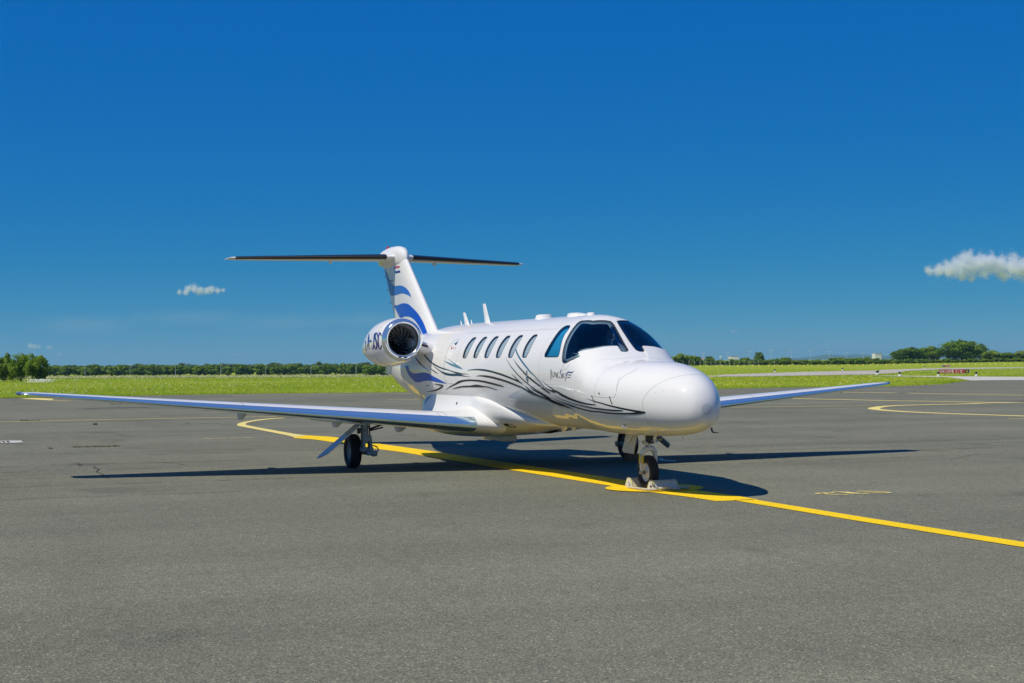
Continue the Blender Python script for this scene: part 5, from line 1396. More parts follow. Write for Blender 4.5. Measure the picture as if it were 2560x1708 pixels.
tag(mb.build('wooden_chock', simple('brown_wood', (.30, .12, .05), .8, var=.3, scale=20), None, False), 'brown wooden chock in shade at the port main wheel', 'chock')
def rope(pts, rad, label):
    P = [Vector((p[0], p[1], p[2])) for p in pts]; Q = []
    n = 160
    flat2 = resample([(p.x, p.y) for p in P], n)
    zz = resample([(k, p.z) for k, p in enumerate(P)], n)
    for k in range(n): Q.append(Vector((flat2[k][0], flat2[k][1], zz[k][1])))
    mb = MB()
    for ph in (0, 2.1, 4.2):
        S = []
        for k, q in enumerate(Q):
            a = k*.9+ph; S.append(q+Vector((math.cos(a)*rad*.5, math.sin(a)*rad*.3, math.sin(a)*rad*.5+rad*.5)))
        mb.tube(S, rad*.62, 6)
    return mb.build('chock_rope', MG['rope'])
tag(rope([(1.80, .17, .05), (1.70, .21, .012), (1.45, .21, .010), (1.20, .16, .012), (1.14, .03, .014), (1.135, -.12, .016), (1.15, -.22, .03), (1.20, -.28, .045), (1.16, -.33, .02), (1.24, -.36, .03), (1.30, -.30, .03), (1.33, -.36, .015), (1.28, -.44, .012), (1.36, -.40, .02)], .019, ''), 'braided rope lying along the front chock', 'rope')

# ------------------------------------------------------------------ meadow: blades and flowers nobody could count
def in_poly(poly, x, y):
    r = np.zeros(x.shape, bool); n = len(poly)
    for i in range(n):
        (x0, y0), (x1, y1) = poly[i], poly[(i+1) % n]
        if y0 == y1: continue
        r ^= ((y0 > y) != (y1 > y)) & (x < (x1-x0)*(y-y0)/(y1-y0)+x0)
    return r
apron_poly = [(-70, 60), (-70, -150)]+list(reversed(edge))
twy_poly = [(v.co.x, v.co.y) for v in twy.data.vertices]; twy2_poly = [(v.co.x, v.co.y) for v in twy2.data.vertices]
def scatter(n, d0, d1, qa=-.44, qb=.44):
    u = nrs.rand(n); D = 1/(1/d0+(1/d1-1/d0)*u)
    q = qa+(qb-qa)*nrs.rand(n)
    x = C2.x+f2.x*D+r2v.x*q*D; y = C2.y+f2.y*D+r2v.y*q*D
    ok = ~in_poly(apron_poly, x, y) & ~in_poly(twy_poly, x, y) & ~in_poly(twy2_poly, x, y)
    return x[ok], y[ok], D[ok], q[ok]
def blades(name, x, y, D, q, hmin, hmax, wid, mat, per=3, tint0=0.0, lean=.5):
    n = len(x)
    X = np.repeat(x, per)+nrs.randn(n*per)*.05; Y = np.repeat(y, per)+nrs.randn(n*per)*.05; DD = np.repeat(D, per)
    Zb = np.array([land(a, b) for a, b in zip(x, y)]); Zb = np.repeat(Zb, per)-.035
    h = (hmin+(hmax-hmin)*nrs.rand(n*per)**2.0); la = nrs.rand(n*per)*6.283; w = wid*(.6+.8*nrs.rand(n*per))*np.maximum(1, DD/90)
    le = h*(.5+1.1*nrs.rand(n*per)); a = la+1.5708
    V = np.zeros((n*per, 3, 3))
    V[:, 0] = np.stack([X+np.cos(a)*w, Y+np.sin(a)*w, Zb], 1); V[:, 1] = np.stack([X-np.cos(a)*w, Y-np.sin(a)*w, Zb], 1)
    V[:, 2] = np.stack([X+np.cos(la)*le, Y+np.sin(la)*le, Zb+h], 1)
    up = np.cross(V[:, 1]-V[:, 0], V[:, 2]-V[:, 0])[:, 2] < 0
    V[up] = V[up][:, [1, 0, 2]]
    me = bpy.data.meshes.new(name); m = n*per
    me.vertices.add(m*3); me.vertices.foreach_set('co', V.reshape(-1))
    me.loops.add(m*3); me.loops.foreach_set('vertex_index', np.arange(m*3))
    me.polygons.add(m); me.polygons.foreach_set('loop_start', np.arange(m)*3); me.polygons.foreach_set('loop_total', np.full(m, 3))
    at = me.attributes.new('tint', 'FLOAT', 'POINT')
    patch = .5+.5*np.sin(X*.11+2*np.sin(Y*.07))*np.sin(Y*.09+1.3*np.sin(X*.05))
    tv = np.clip(tint0+.45*patch+.15*np.repeat(nrs.rand(n), per)+.35*nrs.rand(m)+.12*(h > .8*hmax), 0, 1)
    at.data.foreach_set('value', np.repeat(tv, 3))
    me.materials.append(mat); me.update(); me.validate()
    o = bpy.data.objects.new(name, me); COL.objects.link(o)
    return o
x, y, D, q = scatter(122000, 66, 260)
# the strip right at the asphalt edge is greener and thicker
tag(blades('meadow_grass', x, y, D, q, .03, .17, .009, MG['grass']), 'unmown green and straw coloured meadow grass', None, kind='stuff')
ex = []
for a, b in zip(edge[1:15], edge[2:16]):
    k = int(math.dist(a, b)*60)
    for _ in range(k):
        t = rnd.random(); ex.append((a[0]+(b[0]-a[0])*t+abs(rnd.gauss(0, 1))*1.6-.25, a[1]+(b[1]-a[1])*t))
ex = np.array(ex)
tag(blades('verge_grass', ex[:, 0], ex[:, 1], np.full(len(ex), 75.), None, .04, .16, .014, MG['grass'], 3, -.15), 'fresh green grass fringe along the asphalt edge', None, kind='stuff')
x, y, D, q = scatter(9000, 380, 560, -.37, -.02)
tag(blades('dry_grass_band', x, y, D, q, .2, .55, .05, MG['dry'], 3), 'band of pale dry grass below the far left hedge', None, kind='stuff')
def flowers(name, x, y, hmin, hmax, r, mat, D):
    n = len(x); Zb = np.array([land(a, b) for a, b in zip(x, y)])+hmin+(hmax-hmin)*nrs.rand(n)
    rr = r*(.6+.8*nrs.rand(n))*np.maximum(1, D/110)
    base = np.array([[1, 0, 0], [0, 1, 0], [-1, 0, 0], [0, -1, 0], [0, 0, .8], [0, 0, -.5]])
    V = np.stack([x, y, Zb], 1)[:, None, :]+base[None]*rr[:, None, None]
    fs = np.array([[0, 1, 4], [1, 2, 4], [2, 3, 4], [3, 0, 4], [1, 0, 5], [2, 1, 5], [3, 2, 5], [0, 3, 5]])
    F = (np.arange(n)[:, None, None]*6+fs[None]).reshape(-1, 3)
    return mesh_obj(name, V.reshape(-1, 3).tolist(), F.tolist(), mat, None, False)
mw = simple('white_petals', (.80, .80, .74), .8); my = simple('yellow_petals', (.75, .58, .02), .8)
x, y, D, q = scatter(5200, 66, 240); k = nrs.rand(len(x)) < (.35+.65*(np.sin(x*.13)*np.sin(y*.21) > .1))
tag(flowers('white_wildflowers', x[k], y[k], .10, .34, .024, mw, D[k]), 'white wildflowers dotted through the meadow', None, kind='stuff')
x, y, D, q = scatter(2600, 66, 130, .10, .34)
tag(flowers('yellow_wildflowers', x, y, .12, .32, .026, my, D), 'yellow wildflowers in the meadow right of the jet', None, kind='stuff')
x, y, D, q = scatter(900, 66, 130, -.36, .0)
tag(flowers('pale_yellow_wildflowers', x, y, .12, .3, .02, my, D), 'sparse yellow wildflowers in the left meadow', None, kind='stuff')

# ------------------------------------------------------------------ trees
ML = dict(
    dark=leafy('dark_foliage', [(.30, (.075, .150, .012)), (.5, (.135, .240, .020)), (.72, (.230, .345, .036))], 1.1, .45),
    mid=leafy('mid_foliage', [(.30, (.100, .190, .012)), (.5, (.180, .300, .022)), (.72, (.290, .410, .044))], 1.1, .45),
    fresh=leafy('fresh_foliage', [(.30, (.140, .230, .014)), (.5, (.225, .340, .025)), (.72, (.330, .440, .055))], 1.1, .45),
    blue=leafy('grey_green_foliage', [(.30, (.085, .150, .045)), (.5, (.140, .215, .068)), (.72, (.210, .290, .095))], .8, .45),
)
bark = simple('tree_bark', (.10, .085, .065), .9, bump=.4, bscale=8)
def crown_mesh(seed, n, size, squash=1.0, clumps=26, low=.12):
    """leaf cards clustered round many clump centres; unit crown: radius 1, height 0..2"""
    g = np.random.RandomState(seed)
    c = []
    while len(c) < clumps:
        p = g.uniform(-1, 1, 3); r = np.linalg.norm(p)
        if r < 1 and r > .25 and (p[2] > -.75): c.append(p*(.72+.28*g.rand()))
    c = np.array(c); rad = .20+.22*g.rand(clumps)
    which = g.randint(0, clumps, n); d = g.randn(n, 3); d /= np.linalg.norm(d, axis=1)[:, None]
    P = c[which]+d*rad[which][:, None]*(.45+.62*g.rand(n)[:, None]**.5)
    P[:, 2] = P[:, 2]*squash+1.0*squash
    P[:, 2] = np.maximum(P[:, 2], low*g.rand(n))
    a = g.randn(n, 3); a /= np.linalg.norm(a, axis=1)[:, None]; b = np.cross(a, g.randn(n, 3)); b /= np.linalg.norm(b, axis=1)[:, None]
    s = size*(.5+g.rand(n))[:, None]
    nv = d*.75+a*.0+np.array([0, 0, .25])+.35*g.randn(n, 3)*.5; nv /= np.linalg.norm(nv, axis=1)[:, None]
    fl = (np.cross(a, b)*nv).sum(1) < 0
    b[fl] = -b[fl]
    V = np.stack([P+a*s, P+b*s*.55, P-a*s, P-b*s*.55], 1).reshape(-1, 3)
    F = np.arange(n*4).reshape(-1, 4)
    me = bpy.data.meshes.new('crown'); me.vertices.add(n*4); me.vertices.foreach_set('co', V.reshape(-1))
    me.loops.add(n*4); me.loops.foreach_set('vertex_index', F.reshape(-1))
    me.polygons.add(n); me.polygons.foreach_set('loop_start', np.arange(n)*4); me.polygons.foreach_set('loop_total', np.full(n, 4))
    me.update()
    me.polygons.foreach_set('use_smooth', np.ones(n, bool)); me.normals_split_custom_set_from_vertices(np.repeat(nv, 4, 0).tolist())
    return me
def trunk_mesh(seed):
    g = random.Random(seed); mb = MB()
    mb.tube([(0, 0, -.05), (.02, .01, .35), (.03*g.uniform(-1, 1), .02, .8), (.06*g.uniform(-1, 1), 0, 1.3)], [.075, .06, .045, .02], 8)
    for k in range(6):
        a = g.random()*6.28; z = .35+.13*k; r = .45+.3*g.random()
        mb.tube([(0.01, 0, z), (math.cos(a)*r*.5, math.sin(a)*r*.5, z+.25), (math.cos(a)*r, math.sin(a)*r, z+.55)], [.035, .022, .008], 6)
    me = bpy.data.meshes.new('trunk'); me.from_pydata([tuple(v) for v in mb.v], [], mb.f); me.materials.append(bark); me.update(); return me
CROWN = {}
def proto(kind, var):
    k = (kind, var)
    if k not in CROWN:
        me = crown_mesh(100+hash(kind) % 7+var*13 if False else 100+len(CROWN)*17, 2600, .115, 1.0, 30+6*var)
        me.materials.append(ML[kind]); CROWN[k] = (me, trunk_mesh(50+len(CROWN)))
    return CROWN[k]
def tree(name, px, D, wpx, ytop, ybase, kind, label, group, var=0, mesh=None, cat='tree', lift=0.0):
    """a tree whose width and top match a bearing and an elevation at its true distance"""
    p = place(px, D); S = FPX/D
    hz = 902.53+(1280-px)*math.tan(-ROLL)*1.0
    ztop = CAM_POS[2]+(hz-ytop)/S
    h = max(.6, ztop-p.z); w = wpx/S
    r = empty(name, p, 0); tag(r, label, cat, group)
    cm, tm = mesh or proto(kind, var)
    o = bpy.data.objects.new('crown', cm); COL.objects.link(o); o.parent = r
    o.scale = (w/2*1.02, w/2*1.02, h/2*(1-lift)*.985); o.location = (0, 0, h*lift); o.rotation_euler = (0, 0, rnd.random()*6.28)
    t = bpy.data.objects.new('trunk', tm); COL.objects.link(t); t.parent = r
    t.scale = (w*.35, w*.35, h*.55); t.rotation_euler = (0, 0, rnd.random()*6.28)
    return r
ORD = ['first', 'second', 'third', 'fourth', 'fifth', 'sixth', 'seventh', 'eighth', 'ninth', 'tenth', 'eleventh', 'twelfth', 'thirteenth', 'fourteenth', 'fifteenth', 'sixteenth', 'seventeenth', 'eighteenth', 'nineteenth', 'twentieth', 'twenty-first', 'twenty-second', 'twenty-third', 'twenty-fourth', 'twenty-fifth', 'twenty-sixth', 'twenty-seventh', 'twenty-eighth', 'twenty-ninth', 'thirtieth', 'thirty-first', 'thirty-second', 'thirty-third', 'thirty-fourth', 'thirty-fifth', 'thirty-sixth', 'thirty-seventh', 'thirty-eighth', 'thirty-ninth', 'fortieth', 'forty-first', 'forty-second', 'forty-third', 'forty-fourth', 'forty-fifth']
# the near bushes at the left edge
for i, (px, w, yt, D, lab, kd) in enumerate(((12, 62, 884, 152, 'dark leafy bush cut by the left edge of the picture', 'dark'), (52, 58, 880, 150, 'tallest dark leafy bush in the near left clump', 'mid'), (92, 56, 884, 148, 'bright leafy bush at the right of the near left clump', 'mid'))):
    me = crown_mesh(900+i, 7500, .060, 1.0, 46); me.materials.append(ML[kd])
    tree('leafy_bush', px, D, w, yt, 950, kd, lab, 'near bushes at the left edge', 0, (me, trunk_mesh(70+i)), 'bush')
# left hedge: dark shrubs in front, taller hazy trees behind
LF = [(px+rnd.uniform(-4, 4), rnd.uniform(34, 42), (920.5 if (px-212) % 113 < 24 else 915.5)-.008*(px-140)+rnd.uniform(-2, 1.5)) for px in range(142, 925, 24)]
LF = [(124, 30, 911)]+LF
for i, (px, w, yt) in enumerate(LF):
    tree('hedge_shrub', px, 560+rnd.uniform(-12, 12), w, yt, 938, ('dark', 'mid', 'dark')[i % 3], f'dark green shrub, {ORD[i]} from the left in the far left hedge', 'shrubs of the far left hedge', i % 3, None, 'shrub')
LB = []
for base in (-113, 0, 113, 226, 339, 452, 565, 678):
    LB += [(226+base, 30, 911.5), (246+base, 30, 914), (268+base, 32, 915.5), (292+base, 32, 914.5), (316+base, 32, 916.5)]
LB = [(px+rnd.uniform(-4, 4), w*rnd.uniform(1.0, 1.3), yt-.008*(px-140)+rnd.uniform(-1.5, 1)) for px, w, yt in LB if 118 < px < 935]
for i, (px, w, yt) in enumerate(sorted(LB)):
    tree('hazy_tree', px, 790+rnd.uniform(-25, 25), w, yt, 936, 'blue', f'grey-green hazy tree, {ORD[i]} from the left behind the far left hedge', 'hazy trees behind the far left hedge', i % 3)
# behind the jet's tail
for i, (px, w, yt) in enumerate(((928, 40, 910), (958, 38, 911), (990, 36, 912), (1015, 36, 914))):
    tree('dark_tree', px, 470, w, yt, 935, 'mid', f'dark tree, {ORD[i]} from the left of those showing under the engine', 'trees seen under the engine', i % 3)
# right of the nose
RT = [(1700, 52, 884, 430, 'fresh', 'bushy green tree rising right behind the nose'), (1738, 36, 890, 440, 'mid', 'rounded green tree just right of the nose'), (1775, 27, 892, 520, 'dark', 'dark dome-shaped tree left of the white water tank'),
      (1799, 24, 898, 500, 'dark', 'dark shrub tree below the white water tank'), (1864, 32, 894, 520, 'mid', 'green tree right of the white building with dark frame'), (1899, 26, 882, 640, 'dark', 'lone tall tree standing above the far hedge'),
      (1946, 24, 896, 500, 'mid', 'small green tree right of the lone tall tree'), (1962, 34, 893.5, 520, 'mid', 'broad green tree in the middle of the far hedge'), (2012, 22, 900, 540, 'dark', 'low dark tree in front of the blue hills'),
      (2047, 14, 898, 560, 'dark', 'tiny dark tree in front of the blue hills'), (2090, 40, 894, 480, 'mid', 'wide green tree left of the white box building'), (2128, 40, 897, 480, 'dark', 'dense dark tree below and left of the white box building'), (2160, 46, 893, 470, 'mid', 'leafy tree just below the white box building'),
      (2268, 78, 868, 520, 'dark', 'dark broad tree at the left of the tall right-hand group'), (2326, 62, 867, 525, 'mid', 'middle tree of the tall right-hand group'), (2404, 116, 850, 515, 'mid', 'largest spreading tree on the right above the red sign'),
      (2480, 50, 877, 500, 'fresh', 'fresh green tree right of the largest tree'), (2520, 44, 880, 500, 'mid', 'green tree near the right edge of the picture'), (2556, 44, 877, 500, 'fresh', 'green tree cut by the right edge of the picture')]
for i, (px, w, yt, D, kd, lab) in enumerate(RT):
    if w > 60:
        me = crown_mesh(700+i, 6500, .075, 1.0, 60); me.materials.append(ML[kd]); msh = (me, trunk_mesh(90+i))
    else: msh = None
    tree('leafy_tree', px, D, w, yt, 908, kd, lab, 'trees along the far right', i % 3, msh)
RB = [(px+rnd.uniform(-4, 4), rnd.uniform(24, 36), 899.5+rnd.uniform(-3, 3)-.0035*(px-1750)) for px in range(1690, 2572, 20)]
for i, (px, w, yt) in enumerate(RB):
    tag_txt = f'low green shrub, {ORD[i % 38]} from the left along the fence' if i < 38 else f'low green shrub, {ORD[len(RB)-1-i]} from the right along the fence'
    tree('fence_shrub', px, 455+rnd.uniform(-8, 8)+max(0, px-2100)*.05, w, yt, 911, ('fresh', 'mid', 'mid')[i % 3], tag_txt, 'shrubs along the fence', i % 3, None, 'shrub')
# white blossom and green box near the left bushes
p = place(100, 132)
x = p.x+nrs.randn(420)*.35; y = p.y+nrs.randn(420)*.55
tag(flowers('blossom_patch', x, y, .05, .34, .03, mw, np.full(420, 130.)), 'patch of white blossom below the near left bushes', None, kind='stuff')
p = place(106, 150); mb = MB(); mb.box((p.x, p.y, .42), (.5, .62, .84), bev=.02); mb.box((p.x, p.y, .86), (.56, .68, .04), bev=.01)
gb = mb.build('utility_box', simple('dark_green_paint', (.012, .055, .045), .5)); tag(gb, 'small dark green utility box beside the near left bushes', 'utility box')

# ------------------------------------------------------------------ fence, lamps, lights, signs, buildings
MF = simple('galvanised_post', (.42, .42, .40), .6); MWIRE = simple('fence_wire', (.22, .23, .22), .6)
fl = [(318, -158), (341, -188.3), (358, -210), (374.5, -233.2), (381, -255), (386, -277), (391, -290), (398, -311.7), (412, -330), (432, -348), (462, -372)]
FP = [tuple(v) for v in resample(fl, 74)]
fen = empty('wire_fence', (FP[0][0], FP[0][1], 0)); tag(fen, 'long wire mesh fence with pale posts along the far right hedge', 'fence')
mbp = MB(); mbp.box((0, 0, .75), (.09, .09, 1.5), bev=.01); mbp.box((0, 0, 1.54), (.07, .07, .08), bev=.01)
pm = bpy.data.meshes.new('post'); pm.from_pydata([tuple(v) for v in mbp.v], [], mbp.f); pm.materials.append(MF); pm.update()
for (x, y) in FP:
    o = bpy.data.objects.new('post', pm); COL.objects.link(o); o.parent = fen
    o.location = (x-FP[0][0], y-FP[0][1], land(x, y)-.05)
mb = MB()
for (a, b) in zip(FP[:-1], FP[1:]):
    for z in (.2, .45, .7, .95, 1.2, 1.45): mb.tube([(a[0], a[1], land(*a)+z), (b[0], b[1], land(*b)+z)], .008, 3, False)
mb.build('wire', MWIRE, fen, False)
for k in (9, 22, 34, 47):
    a = Vector((*FP[k], land(*FP[k]))); d = (Vector(FP[k+1])-Vector(FP[k])); mb = MB()
    mb.tube([a+Vector((d.x*.5, d.y*.5, 0)), a+Vector((0, 0, 1.7))], .06, 6); mb.build('brace', MF, fen)

lamp_white = simple('lamp_head_white', (.80, .80, .80), .4); pole_mat = simple('lamp_pole_grey', (.62, .65, .68), .5)
def lamp(px, D, ytop, label, group, thick):
    p = place(px, D); S = FPX/D; hz = 902.53+(1280-px)*math.tan(-ROLL)
    h = CAM_POS[2]+(hz-ytop)/S-p.z
    r = empty('lamp_post', p, math.atan2(r2v.y, r2v.x)); tag(r, label, 'lamp post', group)
    mb = MB(); mb.tube([(0, 0, 0), (0, 0, h)], [thick, thick*.6], 8); o = mb.build('pole', pole_mat); o.parent = r
    w = 3.6/S*1.0
    mb = MB(); mb.tube([(-w, 0, h), (w, 0, h)], thick*.5, 6); o = mb.build('cross_arm', pole_mat); o.parent = r
    for s in (-1, 1):
        mb = MB(); mb.box((s*w, 0, h+.02), (1.9/S, .35, .9/S), bev=.05); o = mb.build('lamp_head', lamp_white); o.parent = r
for i, (x, yt) in enumerate(((95, 218), (398, 208), (685, 195), (956, 187), (1216, 184), (1464, 191), (1700, 200), (1920, 211), (2130, 219))):
    lamp(1740+x/5.109, 900, 840+yt/5.109, f'tall twin-headed lamp post, {ORD[i]} from the nose along the right horizon', 'lamp posts on the right horizon', .11)
for i, px in enumerate((212.5, 325, 438.5, 551.5, 664, 777, 890)):
    lamp(px, 540, 913.5-.006*(px-212), f'white twin-headed lamp post, {ORD[i]} from the left in the far left hedge', 'lamp posts in the left hedge', .07)

def edge_light(x, y, label, col='white'):
    r = empty('taxiway_light', (x, y, land(x, y))); tag(r, label, 'light', 'lights along the taxiway')
    mb = MB(); mb.lathe([(0, .14), (.12, .13), (.14, .08), (.22, .08)], (0, 0, -.02), (0, 0, 1), 14); o = mb.build('base', lamp_white); o.parent = r
    mb = MB(); mb.lathe([(.20, .09), (.32, .11), (.40, .08), (.43, .001)], (0, 0, 0), (0, 0, 1), 14); o = mb.build('lens', MT['black']); o.parent = r
for (x, y, l) in ((108.2, -82.5, 'small black and white taxiway light at the left end of the concrete strip'), (105.4, -85.0, 'small taxiway light in front of the red sign'), (102.8, -87.5, 'small taxiway light right of the red sign'), (199.5, -155, 'small far taxiway light left of the small sign'),
                  (159.7, -100.1, 'small taxiway light on the far side of the taxiway near the nose'), (175.6, -121.8, 'small taxiway light on the far side of the taxiway below the blue hills'), (120.8, -88.8, 'left of two taxiway lights beside the wingtip'), (124.2, -91.4, 'right of two taxiway lights beside the wingtip')):
    edge_light(x, y, l)
# yellow markers in the grass before the fence
mk = MB(); mk.lathe([(0, .16), (.10, .14), (.30, .06), (.34, .001)], (0, 0, 0), (0, 0, 1), 10)
mm = bpy.data.meshes.new('marker'); mm.from_pydata([tuple(v) for v in mk.v], [], mk.f); mm.materials.append(simple('marker_yellow', (.80, .62, .08), .6)); mm.update()
for k in range(44):
    px = 1752+k*18.5+rnd.uniform(-3, 3); D = 352+rnd.uniform(-4, 4); p = place(px, D)
    o = bpy.data.objects.new('yellow_marker', mm); COL.objects.link(o); o.location = p+Vector((0, 0, .12))
    tag(o, 'small yellow marker in the row in the grass before the fence', 'marker', 'yellow markers before the fence')

# letters as stroke paths on a unit cell: x 0..1, y 0..1
GLY = {'0': [[(.5, 0), (.15, .12), (.05, .5), (.15, .88), (.5, 1), (.85, .88), (.95, .5), (.85, .12), (.5, 0)]], '4': [[(.72, 0), (.72, 1), (.05, .30), (.98, .30)]], '6': [[(.8, .92), (.4, .95), (.1, .6), (.08, .3), (.3, .03), (.7, .03), (.92, .28), (.7, .55), (.3, .52), (.1, .35)]],
       'C': [[(.95, .82), (.6, 1), (.2, .9), (.05, .5), (.2, .1), (.6, 0), (.95, .18)]], 'A': [[(0, 0), (.5, 1), (1, 0)], [(.2, .34), (.8, .34)]], 'T': [[(0, .96), (1, .96)], [(.5, 1), (.5, 0)]],
       'I': [[(.5, 0), (.5, 1)], [(.2, .97), (.8, .97)], [(.2, .03), (.8, .03)]], '/': [[(.1, -.05), (.9, 1.05)]]}
def stroke_text(name, items, o, ux, uz, w, mat, parent):
    """items: (char, x, z, width, height) in the sign's plane"""
    mb = MB(); nn = ux.cross(uz)
    for ch, x0, z0, cw, chh in items:
        for st in GLY[ch]:
            P = [o+ux*(x0+a*cw)+uz*(z0+b*chh) for a, b in st]
            for a, b in zip(P[:-1], P[1:]):
                d = (b-a).normalized(); s = d.cross(nn).normalized()*w/2; e = d*w*.35
                mb.add([a-e+s, a-e-s, b+e-s, b+e+s], [(0, 1, 2, 3)])
    return mb.build(name, mat, parent, False)
sign_red = simple('sign_red', (.52, .018, .022), .35); sign_white = simple('sign_white', (.85, .85, .83), .4); sign_black = simple('sign_black', (.01, .01, .012), .4); sign_yel = simple('sign_yellow', (.85, .62, .05), .4); sign_frame = simple('sign_frame_grey', (.45, .44, .42), .5)
def face_cam(px, D): 
    p = place(px, D); return p, r2v.to_3d(), Vector((0, 0, 1))
def airfield_sign(pxc, D, wpx, hpx, ybot, label, big):
    p = place(pxc, D); S = FPX/D; w, h = wpx/S, hpx/S; hz = 902.53+(1280-pxc)*math.tan(-ROLL); z0 = CAM_POS[2]-(ybot-hz)/S
    ux = r2v.to_3d(); uz = Vector((0, 0, 1)); back = f2.to_3d()
    r = empty('airfield_sign', (p.x, p.y, 0)); tag(r, label, 'sign')
    def panel(nm, a, b, c, d, dep, mat):
        q = [p.xy.to_3d()+ux*(x-w/2)+uz*(z0+z)+back*y for y in (dep, .12) for x, z in ((a, c), (b, c), (b, d), (a, d))]
        mesh_obj(nm, q, [(0, 1, 2, 3), (5, 4, 7, 6), (0, 4, 5, 1), (1, 5, 6, 2), (2, 6, 7, 3), (3, 7, 4, 0)], mat, r, False)
    o = p.xy.to_3d()-ux*(w/2)+uz*z0-back*.012
    panel('frame', -.06, w+.06, -.06, h+.06, .01, sign_frame)
    for x in (.15*w, .85*w):
        mb = MB(); mb.tube([p.xy.to_3d()+ux*(x-w/2)+back*.06, p.xy.to_3d()+ux*(x-w/2)+uz*z0+back*.06], .05, 8); mb.build('leg', sign_frame, r)
    if big:
        panel('red_panel', 0, w*.440, 0, h, 0, sign_red); panel('red_panel', w*.475, w*.855, 0, h, 0, sign_red); panel('black_panel', w*.865, w, 0, h, 0, sign_black); panel('white_divider', w*.442, w*.473, 0, h, -.002, sign_white)
        c = h*.62; zb = h*.18
        stroke_text('lettering', [('0', w*.03, zb, w*.065, c), ('4', w*.108, zb, w*.07, c), ('C', w*.215, zb, w*.062, c), ('A', w*.287, zb, w*.07, c), ('T', w*.365, zb, w*.06, c)], o, ux, uz, h*.13, sign_white, r)
        stroke_text('lettering', [('I', w*.545, zb, w*.03, c), ('I', w*.572, zb, w*.03, c), ('/', w*.625, zb, w*.04, c), ('I', w*.695, zb, w*.03, c), ('I', w*.722, zb, w*.03, c), ('I', w*.749, zb, w*.03, c)], o, ux, uz, h*.09, sign_white, r)
        stroke_text('lettering', [('A', w*.90, zb, w*.062, c)], o, ux, uz, h*.12, sign_yel, r)
    else:
        panel('black_panel', 0, w*.38, 0, h, 0, sign_black); panel('red_panel', w*.40, w, 0, h, 0, sign_red)
        stroke_text('lettering', [('A', w*.12, h*.2, w*.14, h*.6)], o, ux, uz, h*.13, sign_yel, r)
        stroke_text('lettering', [('0', w*.52, h*.2, w*.12, h*.6), ('4', w*.72, h*.2, w*.13, h*.6)], o, ux, uz, h*.13, sign_white, r)
airfield_sign(2384.6, 175, 74.5, 9.2, 933.4, 'long red mandatory sign with white lettering in the right grass', True)
airfield_sign(2364.6, 262, 18.5, 3.4, 917.2, 'small far red and black sign behind the long red sign', False)

# far buildings
bw = simple('white_render_wall', (.72, .72, .70), .8, var=.05, scale=.3); bd = simple('dark_steelwork', (.05, .045, .045), .6); bwin = simple('window_dark', (.06, .08, .10), .2); broof = simple('roof_grey', (.33, .32, .31), .8); bred = simple('rust_red_roof', (.36, .17, .11), .8)
def far_box(px, D, wpx, ytop, ybase, depth):
    p = place(px, D); S = FPX/D; hz = 902.53+(1280-px)*math.tan(-ROLL)
    return p.xy.to_3d(), wpx/S, CAM_POS[2]+(hz-ytop)/S, max(0.0, CAM_POS[2]+(hz-ybase)/S)
RZ = Matrix.Rotation(math.atan2(r2v.y, r2v.x), 3, 'Z')
def bbox_part(nm, c, ox, oz, sx, sy, sz, mat, par, oy=0.0, bev=0):
    mb = MB(); mb.box(c+RZ @ Vector((ox, oy, 0))+Vector((0, 0, oz)), (sx, sy, sz), RZ, bev); return mb.build(nm, mat, par, False)
D = 980
c, w, zt, zb = far_box(1833.5, D, 20, 891.7, 906, 0)
b1 = empty('industrial_building', (c.x, c.y, 0)); tag(b1, 'white industrial building with dark steel frame on the right horizon', 'building')
bbox_part('wall', c, 0, zt/2, w, 9, zt, bw, b1); bbox_part('roof', c, 0, zt+.12, w*1.02, 9.2, .24, broof, b1)
for k in range(6): bbox_part('steel_column', c, -w*.18+w*.125*k, zt*.62, .32, .3, zt*.62, bd, b1, 4.75)
for k in range(3): bbox_part('steel_beam', c, w*.14, zt*(.42+.22*k), w*.68, .3, .30, bd, b1, 4.75)
for k in range(3): bbox_part('window', c, -w*.44+w*.07*k, zt*.78, .6, .2, .7, bwin, b1, 4.58)
for o in b1.children:
    pass
c, w, zt, zb = far_box(2131, D, 15.5, 884.5, 897, 0)
c2, w2, zt2, _ = far_box(2191.5, D, 18.5, 884.3, 896, 0)
b2 = empty('office_building', (c2.x, c2.y, 0)); tag(b2, 'plain white box building beside the tall trees on the right', 'building')
bbox_part('wall', c2, 0, zt2/2, w2*.86, 9, zt2, bw, b2); bbox_part('side_tower', c2, w2*.47, zt2*.47, w2*.16, 7, zt2*.94, broof, b2); bbox_part('roof', c2, 0, zt2+.12, w2*.88, 9.2, .24, broof, b2)
for k in range(7): bbox_part('window', c2, -w2*.33+w2*.11*k, zt2*.86, .24, .1, .26, bwin, b2, -4.53)
for k in range(5): bbox_part('window', c2, -w2*.30+w2*.15*k, zt2*.72, .24, .1, .22, bwin, b2, -4.53)
c, w, zt, zb = far_box(1801.5, D, 5.6, 890.5, 896, 0)
wt = empty('water_tank', (c.x, c.y, 0)); tag(wt, 'white water tank on a mast above the trees right of the nose', 'water tank')
mb = MB(); mb.lathe([(0, .25), (.15, w/2), (zt*.16, w/2), (zt*.22, w*.2), (zt*.225, .001)], c+Vector((0, 0, zt-zt*.225)), (0, 0, 1), 20); mb.build('tank', lamp_white, wt)
mb = MB(); mb.tube([c, c+Vector((0, 0, zt*.8))], .22, 10); mb.build('mast', pole_mat, wt)
c, w, zt, zb = far_box(1756, D, 7, 896.5, 905, 0)
b3 = empty('red_roofed_house', (c.x, c.y, 0)); tag(b3, 'small house with reddish roof half hidden right of the nose', 'house')
